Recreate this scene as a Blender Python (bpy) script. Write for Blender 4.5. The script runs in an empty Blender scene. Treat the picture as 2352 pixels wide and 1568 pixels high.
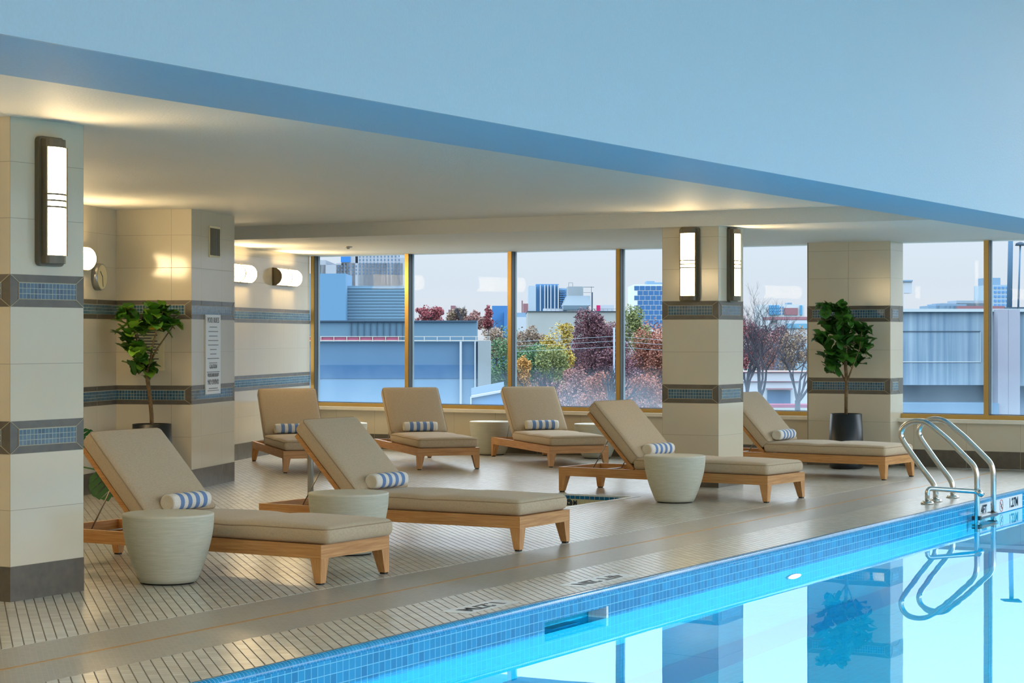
import bpy, bmesh, math, random
from mathutils import Vector, Matrix
random.seed(7)
D = bpy.data; C = bpy.context.scene.collection
PI = math.pi
# ------------------------------------------------------------------ viewpoint
FPX, HORIZ, YAW, EYE = 4690.0, 772.0, math.radians(29.72), 1.45
CY, SY = math.cos(YAW), math.sin(YAW)
def sight(px, py, t):
    X = (px-1176)/FPX*t
    return Vector((X*CY - t*SY, X*SY + t*CY, EYE - (py-HORIZ)/FPX*t))
def on_y(px, py, y):
    X = (px-1176)/FPX; d = (X*CY-SY, X*SY+CY, -(py-HORIZ)/FPX); t = y/d[1]
    return Vector((d[0]*t, y, EYE+d[2]*t))
def on_x(px, py, x):
    X = (px-1176)/FPX; d = (X*CY-SY, X*SY+CY, -(py-HORIZ)/FPX); t = x/d[0]
    return Vector((x, d[1]*t, EYE+d[2]*t))

# ------------------------------------------------------------------ materials
def s2l(c):
    return tuple((v/255/12.92 if v/255 <= .04045 else ((v/255+.055)/1.055)**2.4) for v in c)
class N:
    def __init__(s, name):
        s.m = D.materials.new(name); s.m.use_nodes = True
        s.t = s.m.node_tree; s.t.nodes.clear()
        s.out = s.n('ShaderNodeOutputMaterial')
    def n(s, typ, **kw):
        x = s.t.nodes.new(typ)
        for k, v in kw.items(): setattr(x, k, v)
        return x
    def l(s, a, b): s.t.links.new(a, b)
    def val(s, sock, v):
        if hasattr(v, 'is_output') or isinstance(v, bpy.types.NodeSocket): s.l(v, sock)
        else: sock.default_value = v
    def math(s, op, a, b=None, clamp=False):
        x = s.n('ShaderNodeMath', operation=op); x.use_clamp = clamp
        s.val(x.inputs[0], a)
        if b is not None: s.val(x.inputs[1], b)
        return x.outputs[0]
    def mix(s, f, a, b):
        x = s.n('ShaderNodeMix', data_type='RGBA'); x.clamp_factor = True
        s.val(x.inputs[0], f)
        s.val(x.inputs[6], (*a, 1) if isinstance(a, tuple) else a)
        s.val(x.inputs[7], (*b, 1) if isinstance(b, tuple) else b)
        return x.outputs[2]
    def bsdf(s, col, rough=.5, metal=0., spec=.5, **kw):
        b = s.n('ShaderNodeBsdfPrincipled')
        s.val(b.inputs['Base Color'], (*col, 1) if isinstance(col, tuple) else col)
        s.val(b.inputs['Roughness'], rough); b.inputs['Metallic'].default_value = metal
        b.inputs['Specular IOR Level'].default_value = spec
        for k, v in kw.items(): s.val(b.inputs[k], v)
        s.l(b.outputs[0], s.out.inputs[0]); s.b = b
        return s
    def coord(s, which='Object', scale=(1, 1, 1), rot=0):
        tc = s.n('ShaderNodeTexCoord'); mp = s.n('ShaderNodeMapping')
        mp.inputs['Scale'].default_value = scale; mp.inputs['Rotation'].default_value = (0, 0, rot)
        s.l(tc.outputs[which], mp.inputs[0]); return mp.outputs[0]
    def noise(s, vec, scale=5, detail=4, rough=.55):
        x = s.n('ShaderNodeTexNoise'); s.l(vec, x.inputs['Vector'])
        x.inputs['Scale'].default_value = scale; x.inputs['Detail'].default_value = detail
        x.inputs['Roughness'].default_value = rough
        return x.outputs[0]
    def bump(s, h, strength=.2, dist=.01):
        x = s.n('ShaderNodeBump'); x.inputs['Strength'].default_value = strength
        x.inputs['Distance'].default_value = dist; s.l(h, x.inputs['Height'])
        s.l(x.outputs[0], s.b.inputs['Normal']); return s

def plain(name, rgb, rough=.5, metal=0., spec=.5, var=.0, scale=8, bump=0., stretch=(1, 1, 1), **kw):
    a = N(name); col = s2l(rgb)
    if var or bump:
        nz = a.noise(a.coord('Object', stretch), scale, 5)
    if var:
        dk = tuple(max(0, c*(1-var)) for c in col); lt = tuple(min(1, c*(1+var)) for c in col)
        r = a.n('ShaderNodeMapRange'); a.l(nz, r.inputs[0]); r.inputs[1].default_value = .3; r.inputs[2].default_value = .7
        col = a.mix(r.outputs[0], dk, lt)
    a.bsdf(col, rough, metal, spec, **kw)
    if bump: a.bump(nz, bump, .01)
    return a.m

def grid(name, c1, c2, grout, cell, gw, rot=0., rough=.3, spec=.5, bump=.3, groutrough=.7, cloud=.0, halfshift=0.):
    """square or oblong tiles on the UV map (metres or tile units)"""
    a = N(name)
    v = a.coord('UV', (1/cell[0], 1/cell[1], 1))
    if rot:
        tc = a.n('ShaderNodeTexCoord'); r = a.n('ShaderNodeMapping'); r.inputs['Rotation'].default_value = (0, 0, rot)
        r.inputs['Scale'].default_value = (1/cell[0], 1/cell[1], 1)
        r2 = a.n('ShaderNodeVectorRotate', rotation_type='Z_AXIS'); r2.inputs['Angle'].default_value = rot
        a.l(tc.outputs['UV'], r2.inputs[0])
        r.inputs['Rotation'].default_value = (0, 0, 0); a.l(r2.outputs[0], r.inputs[0]); v = r.outputs[0]
    sp = a.n('ShaderNodeSeparateXYZ'); a.l(v, sp.inputs[0])
    px = a.math('PINGPONG', sp.outputs[0], .5); py = a.math('PINGPONG', sp.outputs[1], .5)
    mx = a.math('LESS_THAN', px, gw[0]/cell[0]/2); my = a.math('LESS_THAN', py, gw[1]/cell[1]/2)
    mask = a.math('MAXIMUM', mx, my)
    fl = a.n('ShaderNodeVectorMath', operation='FLOOR'); a.l(v, fl.inputs[0])
    wn = a.n('ShaderNodeTexWhiteNoise', noise_dimensions='3D'); a.l(fl.outputs[0], wn.inputs[0])
    f = wn.outputs[0]
    if cloud:
        nz = a.noise(a.coord('Object', (1, 1, 1)), 3, 6)
        f = a.math('ADD', a.math('MULTIPLY', f, 1-cloud), a.math('MULTIPLY', nz, cloud))
    col = a.mix(f, s2l(c1), s2l(c2))
    col = a.mix(mask, col, s2l(grout))
    rg = a.math('ADD', a.math('MULTIPLY', mask, groutrough-rough), rough)
    a.bsdf(col, rg, 0, spec)
    if bump:
        a.bump(a.math('SUBTRACT', 1., mask), bump, .003)
    return a.m

M = {}
# deck, pool and shell
M['deck'] = grid('deck_tile', (216, 211, 198), (196, 190, 175), (84, 76, 62), (.053, .053), (.0020, .0060), math.radians(45), .24, .7, .15, .6, .35)
M['drain_tile'] = grid('drain_tile', (164, 159, 148), (146, 141, 130), (188, 184, 174), (.026, .026), (.0028, .0028), math.radians(45), .3, .5, .15, .6, .3)
M['slot'] = plain('bronze_slot', (190, 150, 95), .35, .4, var=.1)
M['pool_tile'] = grid('pool_tile', (0, 126, 178), (8, 152, 204), (120, 200, 228), (.0505, .0505), (.004, .004), 0, .16, .4, .2)
M['pool_nose'] = grid('pool_nose_tile', (24, 136, 190), (44, 156, 208), (120, 186, 216), (.0253, .2), (.003, .001), 0, .14, .7, .2)
M['pool_shell'] = grid('pool_shell', (0, 173, 212), (4, 182, 220), (50, 198, 230), (.0505, .0505), (.003, .003), 0, .5, .3, 0)
M['lane'] = plain('lane_tile', (0, 150, 200), .4)
M['wall_tile'] = grid('wall_tile', (212, 203, 181), (204, 194, 171), (156, 147, 126), (1., 1.), (.006, .011), 0, .12, .55, .12, .5, .6)
M['border'] = plain('border_tile', (92, 86, 76), .32, 0, .5, .18, 14)
M['mosaic'] = grid('mosaic', (42, 80, 104), (68, 108, 130), (168, 176, 166), (.0295, .0295), (.0032, .0032), 0, .08, .7, .3)
M['joint'] = plain('joint', (170, 160, 135), .6)
M['paint'] = plain('stucco_paint', (226, 224, 216), .62, 0, .35, .015, 60, .35)
M['wall_light_tint'] = plain('blue_light_stucco', (180, 203, 216), .6, 0, .35, .015, 60, .35)  # cool daylight and pool bounce put into the wall colour
M['beam_light_tint'] = plain('bounce_blue_stucco', (158, 193, 214), .62, 0, .35, .015, 60, .35)  # blue light from the pool painted into the beam colour
M['sill'] = plain('stone_sill', (236, 228, 210), .35, 0, .5, .04, 12)
M['bronze_frame'] = plain('anodised_frame', (196, 160, 92), .38, .55, .5, .05, 5)
M['gasket'] = plain('gasket', (22, 30, 36), .5)
M['frame_side'] = plain('frame_side', (120, 140, 150), .4, .5)
M['spa_blue'] = grid('spa_blue', (24, 92, 140), (34, 106, 150), (190, 200, 196), (.0505, .2), (.004, .001), 0, .15, .6, .2)
M['spa_cream'] = grid('spa_cream', (216, 206, 164), (208, 198, 156), (176, 170, 140), (.0505, .15), (.003, .003), 0, .2, .6, .2)
M['white_tile'] = grid('white_tile', (236, 238, 234), (226, 230, 228), (196, 202, 202), (.0253, .0253), (.002, .002), 0, .25, .5, .15)
M['ink'] = plain('ink', (34, 46, 58), .4)
M['ink_grey'] = plain('ink_grey', (84, 88, 94), .5)
M['print_grey'] = plain('print_grey', (132, 136, 140), .5)
M['wall_warm'] = plain('tan_wall', (206, 164, 104), .6)  # tan chosen so the unseen rear wall bounces warm light
M['red_ink'] = plain('red_ink', (170, 40, 36), .45)
M['yellow'] = plain('yellow_panel', (238, 182, 50), .45)
M['sign_white'] = plain('sign_white', (224, 228, 230), .3)
M['sign_cream'] = plain('sign_cream', (226, 212, 168), .4)
# furniture
def teak(name, st):
    a = N(name); v = a.coord('Object', st)
    n1 = a.noise(v, 3.2, 6, .6); n2 = a.noise(a.coord('Object', tuple(q*4 for q in st)), 6, 3)
    r = a.n('ShaderNodeMapRange'); a.l(n1, r.inputs[0]); r.inputs[1].default_value = .32; r.inputs[2].default_value = .68
    col = a.mix(r.outputs[0], s2l((176, 122, 68)), s2l((216, 166, 108)))
    col = a.mix(a.math('MULTIPLY', n2, .35), col, s2l((156, 102, 54)))
    a.bsdf(col, .42, 0, .4); a.bump(n1, .12, .004); return a.m
M['teak'] = teak('teak_long', (1.2, 26, 26)); M['teak_leg'] = teak('teak_upright', (26, 26, 2))
M['teak_y'] = teak('teak_cross', (26, 1.2, 26))
def fabric():
    a = N('taupe_canvas'); v = a.coord('Object')
    n1 = a.noise(a.coord('Object', (1, .12, .12)), 420, 2); n2 = a.noise(a.coord('Object', (.12, 1, 1)), 420, 2)
    n3 = a.noise(v, 3, 3)
    f = a.math('MULTIPLY', a.math('ADD', n1, n2), .5)
    r = a.n('ShaderNodeMapRange'); a.l(f, r.inputs[0]); r.inputs[1].default_value = .35; r.inputs[2].default_value = .65
    col = a.mix(r.outputs[0], s2l((178, 159, 132)), s2l((202, 184, 156)))
    col = a.mix(a.math('MULTIPLY', n3, .2), col, s2l((168, 144, 116)))
    a.bsdf(col, .9, 0, .15, **{'Sheen Weight': .15}); a.bump(f, .25, .002); return a.m
M['fabric'] = fabric(); M['piping'] = plain('piping', (160, 138, 112), .9)
M['webbing'] = plain('black_mesh', (24, 22, 20), .9)
M['rubber'] = plain('rubber', (22, 22, 22), .7)
M['steel'] = plain('steel', (205, 205, 200), .22, 1., .5, .04, 3)
M['satin'] = plain('satin_steel', (170, 172, 172), .34, 1.)
M['rod'] = plain('zinc_rod', (165, 160, 150), .35, 1.)
M['towel_white'] = plain('towel_white', (236, 232, 222), .95, 0, .1, .05, 130, .5)
M['towel_blue'] = plain('towel_blue', (116, 146, 192), .95, 0, .1, .08, 130, .5)
def towel_end():
    a = N('towel_end'); tc = a.n('ShaderNodeTexCoord'); sp = a.n('ShaderNodeSeparateXYZ'); a.l(tc.outputs['Object'], sp.inputs[0])
    r2 = a.math('ADD', a.math('MULTIPLY', sp.outputs[0], sp.outputs[0]), a.math('MULTIPLY', sp.outputs[2], sp.outputs[2]))
    r = a.math('SQRT', r2); an = a.math('ARCTAN2', sp.outputs[2], sp.outputs[0])
    ph = a.math('ADD', a.math('MULTIPLY', r, 130.), a.math('MULTIPLY', an, 1/(2*PI)))
    w = a.math('PINGPONG', ph, .5); k = a.math('LESS_THAN', w, .1)
    a.bsdf(a.mix(k, s2l((232, 226, 208)), s2l((190, 180, 155))), .95, 0, .1); a.bump(w, .6, .004); return a.m
M['towel_end'] = towel_end()
def concrete_drum():
    a = N('sage_concrete'); n1 = a.noise(a.coord('Object', (1, 1, 14)), 9, 6, .7); n2 = a.noise(a.coord('Object'), 60, 3)
    r = a.n('ShaderNodeMapRange'); a.l(n1, r.inputs[0]); r.inputs[1].default_value = .3; r.inputs[2].default_value = .7
    col = a.mix(r.outputs[0], s2l((180, 181, 164)), s2l((202, 201, 184)))
    a.bsdf(col, .6, 0, .35); a.bump(n1, .12, .003); return a.m
M['drum'] = concrete_drum(); M['drum_top'] = plain('drum_top', (206, 202, 184), .5, 0, .4, .03, 30)
M['pot'] = plain('black_pot', (20, 26, 30), .38, 0, .5, .1, 4)
M['soil'] = plain('soil', (110, 92, 60), .95, 0, .2, .5, 60, .5)
M['bark'] = plain('fig_bark', (112, 92, 66), .8, 0, .2, .4, 30, .3)
def leafmat(name, a1, a2, rough=.35):
    a = N(name); g = a.n('ShaderNodeObjectInfo'); geo = a.n('ShaderNodeNewGeometry')
    col = a.mix(geo.outputs['Random Per Island'], s2l(a1), s2l(a2))
    a.bsdf(col, rough, 0, .5)
    tr = a.n('ShaderNodeBsdfTranslucent'); a.l(col, tr.inputs[0])
    mx = a.n('ShaderNodeMixShader'); mx.inputs[0].default_value = .18
    a.l(a.b.outputs[0], mx.inputs[1]); a.l(tr.outputs[0], mx.inputs[2]); a.l(mx.outputs[0], a.out.inputs[0]); return a.m
M['fig_leaf'] = leafmat('fig_leaf', (46, 104, 26), (134, 180, 58)); M['fig_leaf_dark'] = leafmat('fig_leaf_deep', (28, 76, 26), (74, 128, 42))
M['monstera'] = leafmat('monstera_leaf', (18, 70, 24), (36, 98, 32), .25)
M['housing'] = plain('bronze_housing', (96, 88, 72), .38, .2, .5, .06, 6)
def glow(name, col, st):
    a = N(name); e = a.n('ShaderNodeEmission'); e.inputs[0].default_value = (*col, 1); e.inputs[1].default_value = st
    a.l(e.outputs[0], a.out.inputs[0]); return a.m
M['diffuser'] = glow('lit_diffuser', (1., .73, .38), 36.)
M['pool_glow'] = glow('pool_glow', (1., 1., 1.), 10.)
def pane():
    a = N('window_glass'); tr = a.n('ShaderNodeBsdfTransparent'); tr.inputs[0].default_value = (.95, .975, .985, 1)
    gl = a.n('ShaderNodeBsdfGlossy'); gl.inputs['Roughness'].default_value = .0
    fr = a.n('ShaderNodeFresnel'); fr.inputs[0].default_value = 1.1
    mx = a.n('ShaderNodeMixShader'); a.l(fr.outputs[0], mx.inputs[0]); a.l(tr.outputs[0], mx.inputs[1]); a.l(gl.outputs[0], mx.inputs[2])
    # condensation film creeping up from the bottom edge of each pane
    sp = a.n('ShaderNodeSeparateXYZ'); a.l(a.coord('Object'), sp.inputs[0]); nz = a.noise(a.coord('Object', (1, 1, .6)), 2.2, 5)
    hgt = a.math('ADD', sp.outputs[2], a.math('MULTIPLY', nz, .5)); r = a.n('ShaderNodeMapRange'); a.l(hgt, r.inputs[0])
    r.inputs[1].default_value = .72; r.inputs[2].default_value = 1.35; r.inputs[3].default_value = .12; r.inputs[4].default_value = .0
    df = a.n('ShaderNodeBsdfTranslucent'); df.inputs[0].default_value = (.50, .70, .88, 1); m2 = a.n('ShaderNodeMixShader')
    a.l(r.outputs[0], m2.inputs[0]); a.l(mx.outputs[0], m2.inputs[1]); a.l(df.outputs[0], m2.inputs[2])
    a.l(m2.outputs[0], a.out.inputs[0]); return a.m
M['glass'] = pane()
def water():
    a = N('pool_water'); rf = a.n('ShaderNodeBsdfRefraction'); rf.inputs['IOR'].default_value = 1.333; rf.inputs['Roughness'].default_value = 0.
    rf.inputs[0].default_value = (.86, .97, 1., 1)
    gl = a.n('ShaderNodeBsdfGlossy'); gl.inputs['Roughness'].default_value = .0; gl.inputs[0].default_value = (.76, .95, 1., 1)
    fr = a.n('ShaderNodeFresnel'); fr.inputs[0].default_value = WATER_IOR
    nz = a.noise(a.coord('Object'), 1.1, 2); bp = a.n('ShaderNodeBump'); bp.inputs['Strength'].default_value = .012; bp.inputs['Distance'].default_value = .05
    a.l(nz, bp.inputs['Height'])
    for q in (rf, gl, fr): a.l(bp.outputs[0], q.inputs['Normal'])
    mx = a.n('ShaderNodeMixShader'); a.l(fr.outputs[0], mx.inputs[0]); a.l(rf.outputs[0], mx.inputs[1]); a.l(gl.outputs[0], mx.inputs[2])
    a.l(mx.outputs[0], a.out.inputs[0]); return a.m
WATER_IOR = 1.335
M['water'] = water()

# ------------------------------------------------------------------ mesh helpers
class MB:
    def __init__(s): s.v = []; s.f = []; s.mi = []; s.uv = []; s.sm = []
    def face(s, idx, mi=0, uv=None, smooth=False):
        s.f.append(tuple(idx)); s.mi.append(mi); s.uv.append(uv); s.sm.append(smooth)
    def add(s, pts): k = len(s.v); s.v += [tuple(p) for p in pts]; return k
    def quad(s, a, b, c, d, mi=0, uv=None, smooth=False):
        k = s.add((a, b, c, d)); s.face((k, k+1, k+2, k+3), mi, uv, smooth)
    def box(s, lo, hi, mi=0, uvf=None):
        x0, y0, z0 = lo; x1, y1, z1 = hi
        P = [(x0,y0,z0),(x1,y0,z0),(x1,y1,z0),(x0,y1,z0),(x0,y0,z1),(x1,y0,z1),(x1,y1,z1),(x0,y1,z1)]
        k = s.add(P)
        for q, ax in (((0,3,2,1),2),((4,5,6,7),2),((0,1,5,4),1),((2,3,7,6),1),((1,2,6,5),0),((3,0,4,7),0)):
            uv = None
            if uvf: uv = [uvf(P[i], ax) for i in q]
            s.face([k+i for i in q], mi, uv)
    def hexa(s, P, mi=0):
        k = s.add(P)
        for q in ((0,3,2,1),(4,5,6,7),(0,1,5,4),(2,3,7,6),(1,2,6,5),(3,0,4,7)): s.face([k+i for i in q], mi)
    def bar(s, a, b, w, h, mi=0, up=(0,0,1)):
        a = Vector(a); b = Vector(b); d = (b-a).normalized(); u = Vector(up)
        if abs(d.dot(u)) > .99: u = Vector((1,0,0))
        r = d.cross(u).normalized()*w/2; u2 = r.cross(d).normalized()*h/2
        s.hexa([a-r-u2, a+r-u2, a+r+u2, a-r+u2, b-r-u2, b+r-u2, b+r+u2, b-r+u2], mi)
    def tube(s, pts, rad, n=12, mi=0, cap=True, smooth=True):
        pts = [Vector(p) for p in pts]; R = rad if isinstance(rad, (list, tuple)) else [rad]*len(pts)
        d0 = (pts[1]-pts[0]).normalized(); u = Vector((0,0,1)) if abs(d0.z) < .9 else Vector((1,0,0))
        u = (u - d0*u.dot(d0)).normalized(); rings = []
        for i, p in enumerate(pts):
            d = (pts[min(i+1, len(pts)-1)]-pts[max(i-1, 0)]).normalized()
            u = (u - d*u.dot(d)).normalized(); w = d.cross(u)
            rings.append(s.add([p + (u*math.cos(2*PI*j/n)+w*math.sin(2*PI*j/n))*R[i] for j in range(n)]))
        for a, b in zip(rings, rings[1:]):
            for j in range(n): s.face((a+j, a+(j+1)%n, b+(j+1)%n, b+j), mi, None, smooth)
        if cap:
            s.face([rings[0]+j for j in range(n)][::-1], mi); s.face([rings[-1]+j for j in range(n)], mi)
    def lathe(s, prof, n=48, c=(0,0), mi=0, smooth=True, capb=True, capt=True):
        rings = []
        for r, z in prof: rings.append(s.add([(c[0]+r*math.cos(2*PI*j/n), c[1]+r*math.sin(2*PI*j/n), z) for j in range(n)]))
        for a, b in zip(rings, rings[1:]):
            for j in range(n): s.face((a+j, a+(j+1)%n, b+(j+1)%n, b+j), mi, None, smooth)
        if capb: s.face([rings[0]+j for j in range(n)][::-1], mi)
        if capt: s.face([rings[-1]+j for j in range(n)], mi)
    def prism(s, poly, o, ex, ey, en, th, mi=0):
        """polygon (list of 2-D points) on plane o+x*ex+y*ey, thickness th along en"""
        o = Vector(o); ex = Vector(ex); ey = Vector(ey); en = Vector(en); n = len(poly)
        k = s.add([o+ex*x+ey*y for x, y in poly]+[o+ex*x+ey*y+en*th for x, y in poly])
        s.face([k+i for i in range(n)][::-1], mi); s.face([k+n+i for i in range(n)], mi)
        for i in range(n): s.face((k+i, k+(i+1)%n, k+n+(i+1)%n, k+n+i), mi)
    def rbox(s, h, r, n=(10, 6, 3), warp=None, mi=0):
        """rounded box, half sizes h, centred; warp moves each point"""
        def ax(hh, k):
            inner = [-(hh-r)+2*(hh-r)*i/k for i in range(k+1)]
            e = [r*(1-math.cos(a)) for a in (0, PI/8, PI/4, 3*PI/8)]
            lo = [-hh+r*(1-math.cos(PI/2*i/3)) for i in range(3)]
            return lo+inner+[-q for q in lo[::-1]]
        A = [ax(h[i], n[i]) for i in range(3)]; keys = {}
        def vid(p):
            q = [max(-(h[i]-r), min(h[i]-r, p[i])) for i in range(3)]
            d = Vector([p[i]-q[i] for i in range(3)])
            if d.length > 1e-9: d = d.normalized()*r
            pt = Vector(q)+d
            if warp: pt = Vector(warp(pt))
            k = tuple(round(c, 5) for c in pt)
            if k not in keys: keys[k] = s.add([pt])
            return keys[k]
        for i in range(3):
            j, l = (i+1) % 3, (i+2) % 3
            for sgn in (-1, 1):
                for a in range(len(A[j])-1):
                    for b in range(len(A[l])-1):
                        ids = []
                        for (aa, bb) in ((a,b),(a+1,b),(a+1,b+1),(a,b+1)):
                            p = [0,0,0]; p[i] = sgn*h[i]; p[j] = A[j][aa]; p[l] = A[l][bb]; ids.append(vid(p))
                        if sgn < 0: ids = ids[::-1]
                        u = []
                        for q in ids:
                            if q not in u: u.append(q)
                        if len(u) >= 3: s.face(u, mi, None, True)
    def build(s, name, mats, parent=None, loc=None, rot=0., fixn=False):
        me = D.meshes.new(name); me.from_pydata(s.v, [], s.f)
        if not isinstance(mats, (list, tuple)): mats = [mats]
        for m in mats: me.materials.append(m)
        me.polygons.foreach_set('material_index', s.mi); me.polygons.foreach_set('use_smooth', s.sm)
        uvl = me.uv_layers.new(name='UVMap')
        for p, uv in zip(me.polygons, s.uv):
            if uv is None:
                nx, ny, nz = (abs(c) for c in p.normal)
                for li in p.loop_indices:
                    x, y, z = me.vertices[me.loops[li].vertex_index].co
                    uvl.data[li].uv = (x, y) if nz >= nx and nz >= ny else ((y, z) if nx >= ny else (x, z))
            else:
                for li, q in zip(p.loop_indices, uv): uvl.data[li].uv = q
        if fixn:
            b = bmesh.new(); b.from_mesh(me); bmesh.ops.recalc_face_normals(b, faces=b.faces); b.to_mesh(me); b.free()
        me.update()
        o = D.objects.new(name, me); C.objects.link(o)
        if parent: o.parent = parent
        if loc is not None: o.location = loc
        if rot: o.rotation_euler = (0, 0, rot)
        return o
def tag(o, label=None, cat=None, group=None, kind=None):
    if label: o['label'] = label
    if cat: o['category'] = cat
    if group: o['group'] = group
    if kind: o['kind'] = kind
    return o
def empty(name, loc=(0,0,0), rz=0.):
    o = D.objects.new(name, None); C.objects.link(o); o.location = loc; o.rotation_euler = (0,0,rz); o.empty_display_size = .2
    return o
def struct(o): o['kind'] = 'structure'; return o
def copy_tree(o, parent=None):
    c = o.copy(); C.objects.link(c); c.parent = parent
    for ch in list(o.children): copy_tree(ch, c)
    return c
def lettering(name, text, size, mat, parent, loc, rot, depth=.002, align='CENTER', sx=1., bold=0.):
    cu = D.curves.new(name, 'FONT'); cu.body = text; cu.size = size; cu.extrude = depth/2; cu.align_x = align; cu.align_y = 'CENTER'; cu.offset = bold
    tmp = D.objects.new(name, cu); C.objects.link(tmp)
    dg = bpy.context.evaluated_depsgraph_get(); me = D.meshes.new_from_object(tmp.evaluated_get(dg))
    D.objects.remove(tmp); D.curves.remove(cu)
    me.materials.clear(); me.materials.append(mat); me.name = name
    o = D.objects.new(name, me); C.objects.link(o); o.parent = parent; o.location = loc; o.rotation_euler = rot; o.scale = (sx, 1, 1)
    return o
# ------------------------------------------------------------------ room shell
LIP, WATER_Z, WALLY = -5.37, -.165, 22.0
CEIL, CEIL2, BEAMY = 2.65, 2.505, 17.92
DR0, DR1, DRS = -6.75, -5.95, -6.335          # drain strip
SX0, SX1, SY0, SY1 = -10.0, -8.2, 14.2, 16.57   # whirlpool opening
m = MB(); T = -.12
def slab(x0, x1, y0, y1): m.box((x0, y0, T), (x1, y1, 0))
slab(-21, SX0, -3, 22.0); slab(SX0, SX1, -3, SY0); slab(SX0, SX1, SY1, 22.0); slab(SX1, DR0, -3, 22.0)
slab(DR1, LIP-.045, -3, 22.0); slab(LIP-.045, -.6, 21.3, 22.0); slab(-.6, 7.5, -3, 22.0)
floor = struct(m.build('floor', M['deck']))
m = MB(); m.box((DR0, -3, T), (DRS-.014, 22, -.001)); m.box((DRS+.014, -3, T), (DR1, 22, -.001))
dr = struct(m.build('trim_1', M['drain_tile']))
m = MB(); m.box((DRS-.014, -3, T), (DRS-.004, 22, 0)); m.box((DRS+.004, -3, T), (DRS+.014, 22, 0)); m.box((DRS-.004, -3, T), (DRS+.004, 22, -.02))
m.build('drain_slot', M['slot'], dr)
# rounded nosing of the pool edge
m = MB(); pr = [(LIP-.045, 0.)]+[(LIP-.03+.03*math.sin(a), -.03+.03*math.cos(a)) for a in [PI/2*i/6 for i in range(7)]]+[(LIP, -.034), (LIP-.045, -.034)]
ys = (-3., 21.3); acc = 0; k = m.add([(x, ys[0], z) for x, z in pr]+[(x, ys[1], z) for x, z in pr]); n = len(pr)
for i in range(n):
    j = (i+1) % n; d = math.dist(pr[i], pr[j])
    m.face((k+i, k+j, k+n+j, k+n+i), 0, [(ys[0], acc), (ys[0], acc+d), (ys[1], acc+d), (ys[1], acc)], i not in (n-1, n-2)); acc += d
m.face([k+i for i in range(n)]); m.face([k+n+i for i in range(n)][::-1])
struct(m.build('trim_2', M['pool_nose'], fixn=True))
# pool basin with a skimmer mouth in the near wall
BED, EAST = -1.27, -.6
sa = on_x(1251, 1440, LIP).y; sb = on_x(1394, 1400, LIP).y
m = MB(); W = .12
def pw(y0, y1, z0, z1, mi=0): m.box((LIP-W, y0, z0), (LIP, y1, z1), mi)
zt, zm = -.034, -.112
pw(-3, sa, -.265, zt); pw(sb, 21.3, -.265, zt); pw(sa, sb, zm, zt)
pw(-3, sa, BED, -.265, 1); pw(sb, 21.3, BED, -.265, 1); pw(sa, sb, BED, -.235, 1); 
m.box((LIP-.45, sa-.03, -.5), (LIP-W, sb+.03, zm+.02), 1)
m.box((LIP-W-.02, -3.1, BED-.1), (EAST+.1, 21.4, BED), 1)
m.box((EAST, -3, BED), (EAST+.1, 21.3, 0), 1); m.box((LIP, -3.1, BED), (EAST, -3, 0), 1); m.box((LIP, 21.3, BED), (EAST, 21.4, 0), 1)
pool = struct(m.build('pool_basin', [M['pool_tile'], M['pool_shell']]))
m = MB(); m.box((LIP+.55, -2.5, BED), (LIP+.85, 20.8, BED+.004)); m.box((LIP+2.6, -2.5, BED), (LIP+2.9, 20.8, BED+.004))
m.build('lane_line', M['lane'], pool)
m = MB(); m.box((LIP-.115, sb-.012, -.235), (LIP+.003, sb+.012, zm+.004)); m.build('skimmer_jamb', M['white_tile'], pool)
m = MB(); m.box((LIP-.10, sa+.12, -.18), (LIP-.02, sb-.3, -.168)); m.build('skimmer_flap', M['lane'], pool)
m = MB(); m.quad((LIP-.4, -3, WATER_Z), (EAST, -3, WATER_Z), (EAST, 21.3, WATER_Z), (LIP-.4, 21.3, WATER_Z))
tag(m.build('pool_water', M['water']), 'still blue pool water mirroring the bright windows', 'water', None, 'stuff')
# underwater wall lights of the pool
def pool_light(name, x, y, z, nx, label):
    e = empty(name, (x, y, z)); tag(e, label, 'light')
    m = MB(); m.tube([(0, 0, 0), (.02*nx, 0, 0)], .12, 24); m.build('rim', M['satin'], e)
    m = MB(); m.tube([(.02*nx, 0, 0), (.028*nx, 0, 0)], .10, 24); m.build('lens', M['pool_glow'], e); return e
pool_light('pool_light', LIP, 13.35, -.62, 1, 'round lit lamp under the water in the pool side wall')
# ceilings and the tall wall over the pool
m = MB(); m.box((-21, -3, CEIL), (-5.87, BEAMY, CEIL+.4)); struct(m.build('ceiling', M['paint']))
m = MB(); m.box((-21, BEAMY, CEIL2), (-5.871, 22.4, CEIL2+.5)); struct(m.build('ceiling_lower', M['paint']))
m = MB(); m.box((-5.87, -3, CEIL2), (-5.104, 22.4, 6.5)); struct(m.build('ceiling_beam', M['beam_light_tint']))
m = MB(); m.box((-5.103, -3, CEIL2), (-5.08, 22.4, 6.5)); struct(m.build('wall_pool', M['wall_light_tint']))
m = MB(); m.box((-21, -3.2, 0), (7.5, -3, 6.5)); struct(m.build('wall_back', M['wall_warm']))  # unseen, widened to block cool sky light from behind
m = MB(); m.box((-5.1, -3, 5.4), (7.5, 22.4, 5.6)); struct(m.build('ceiling_hall', M['paint']))

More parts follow.
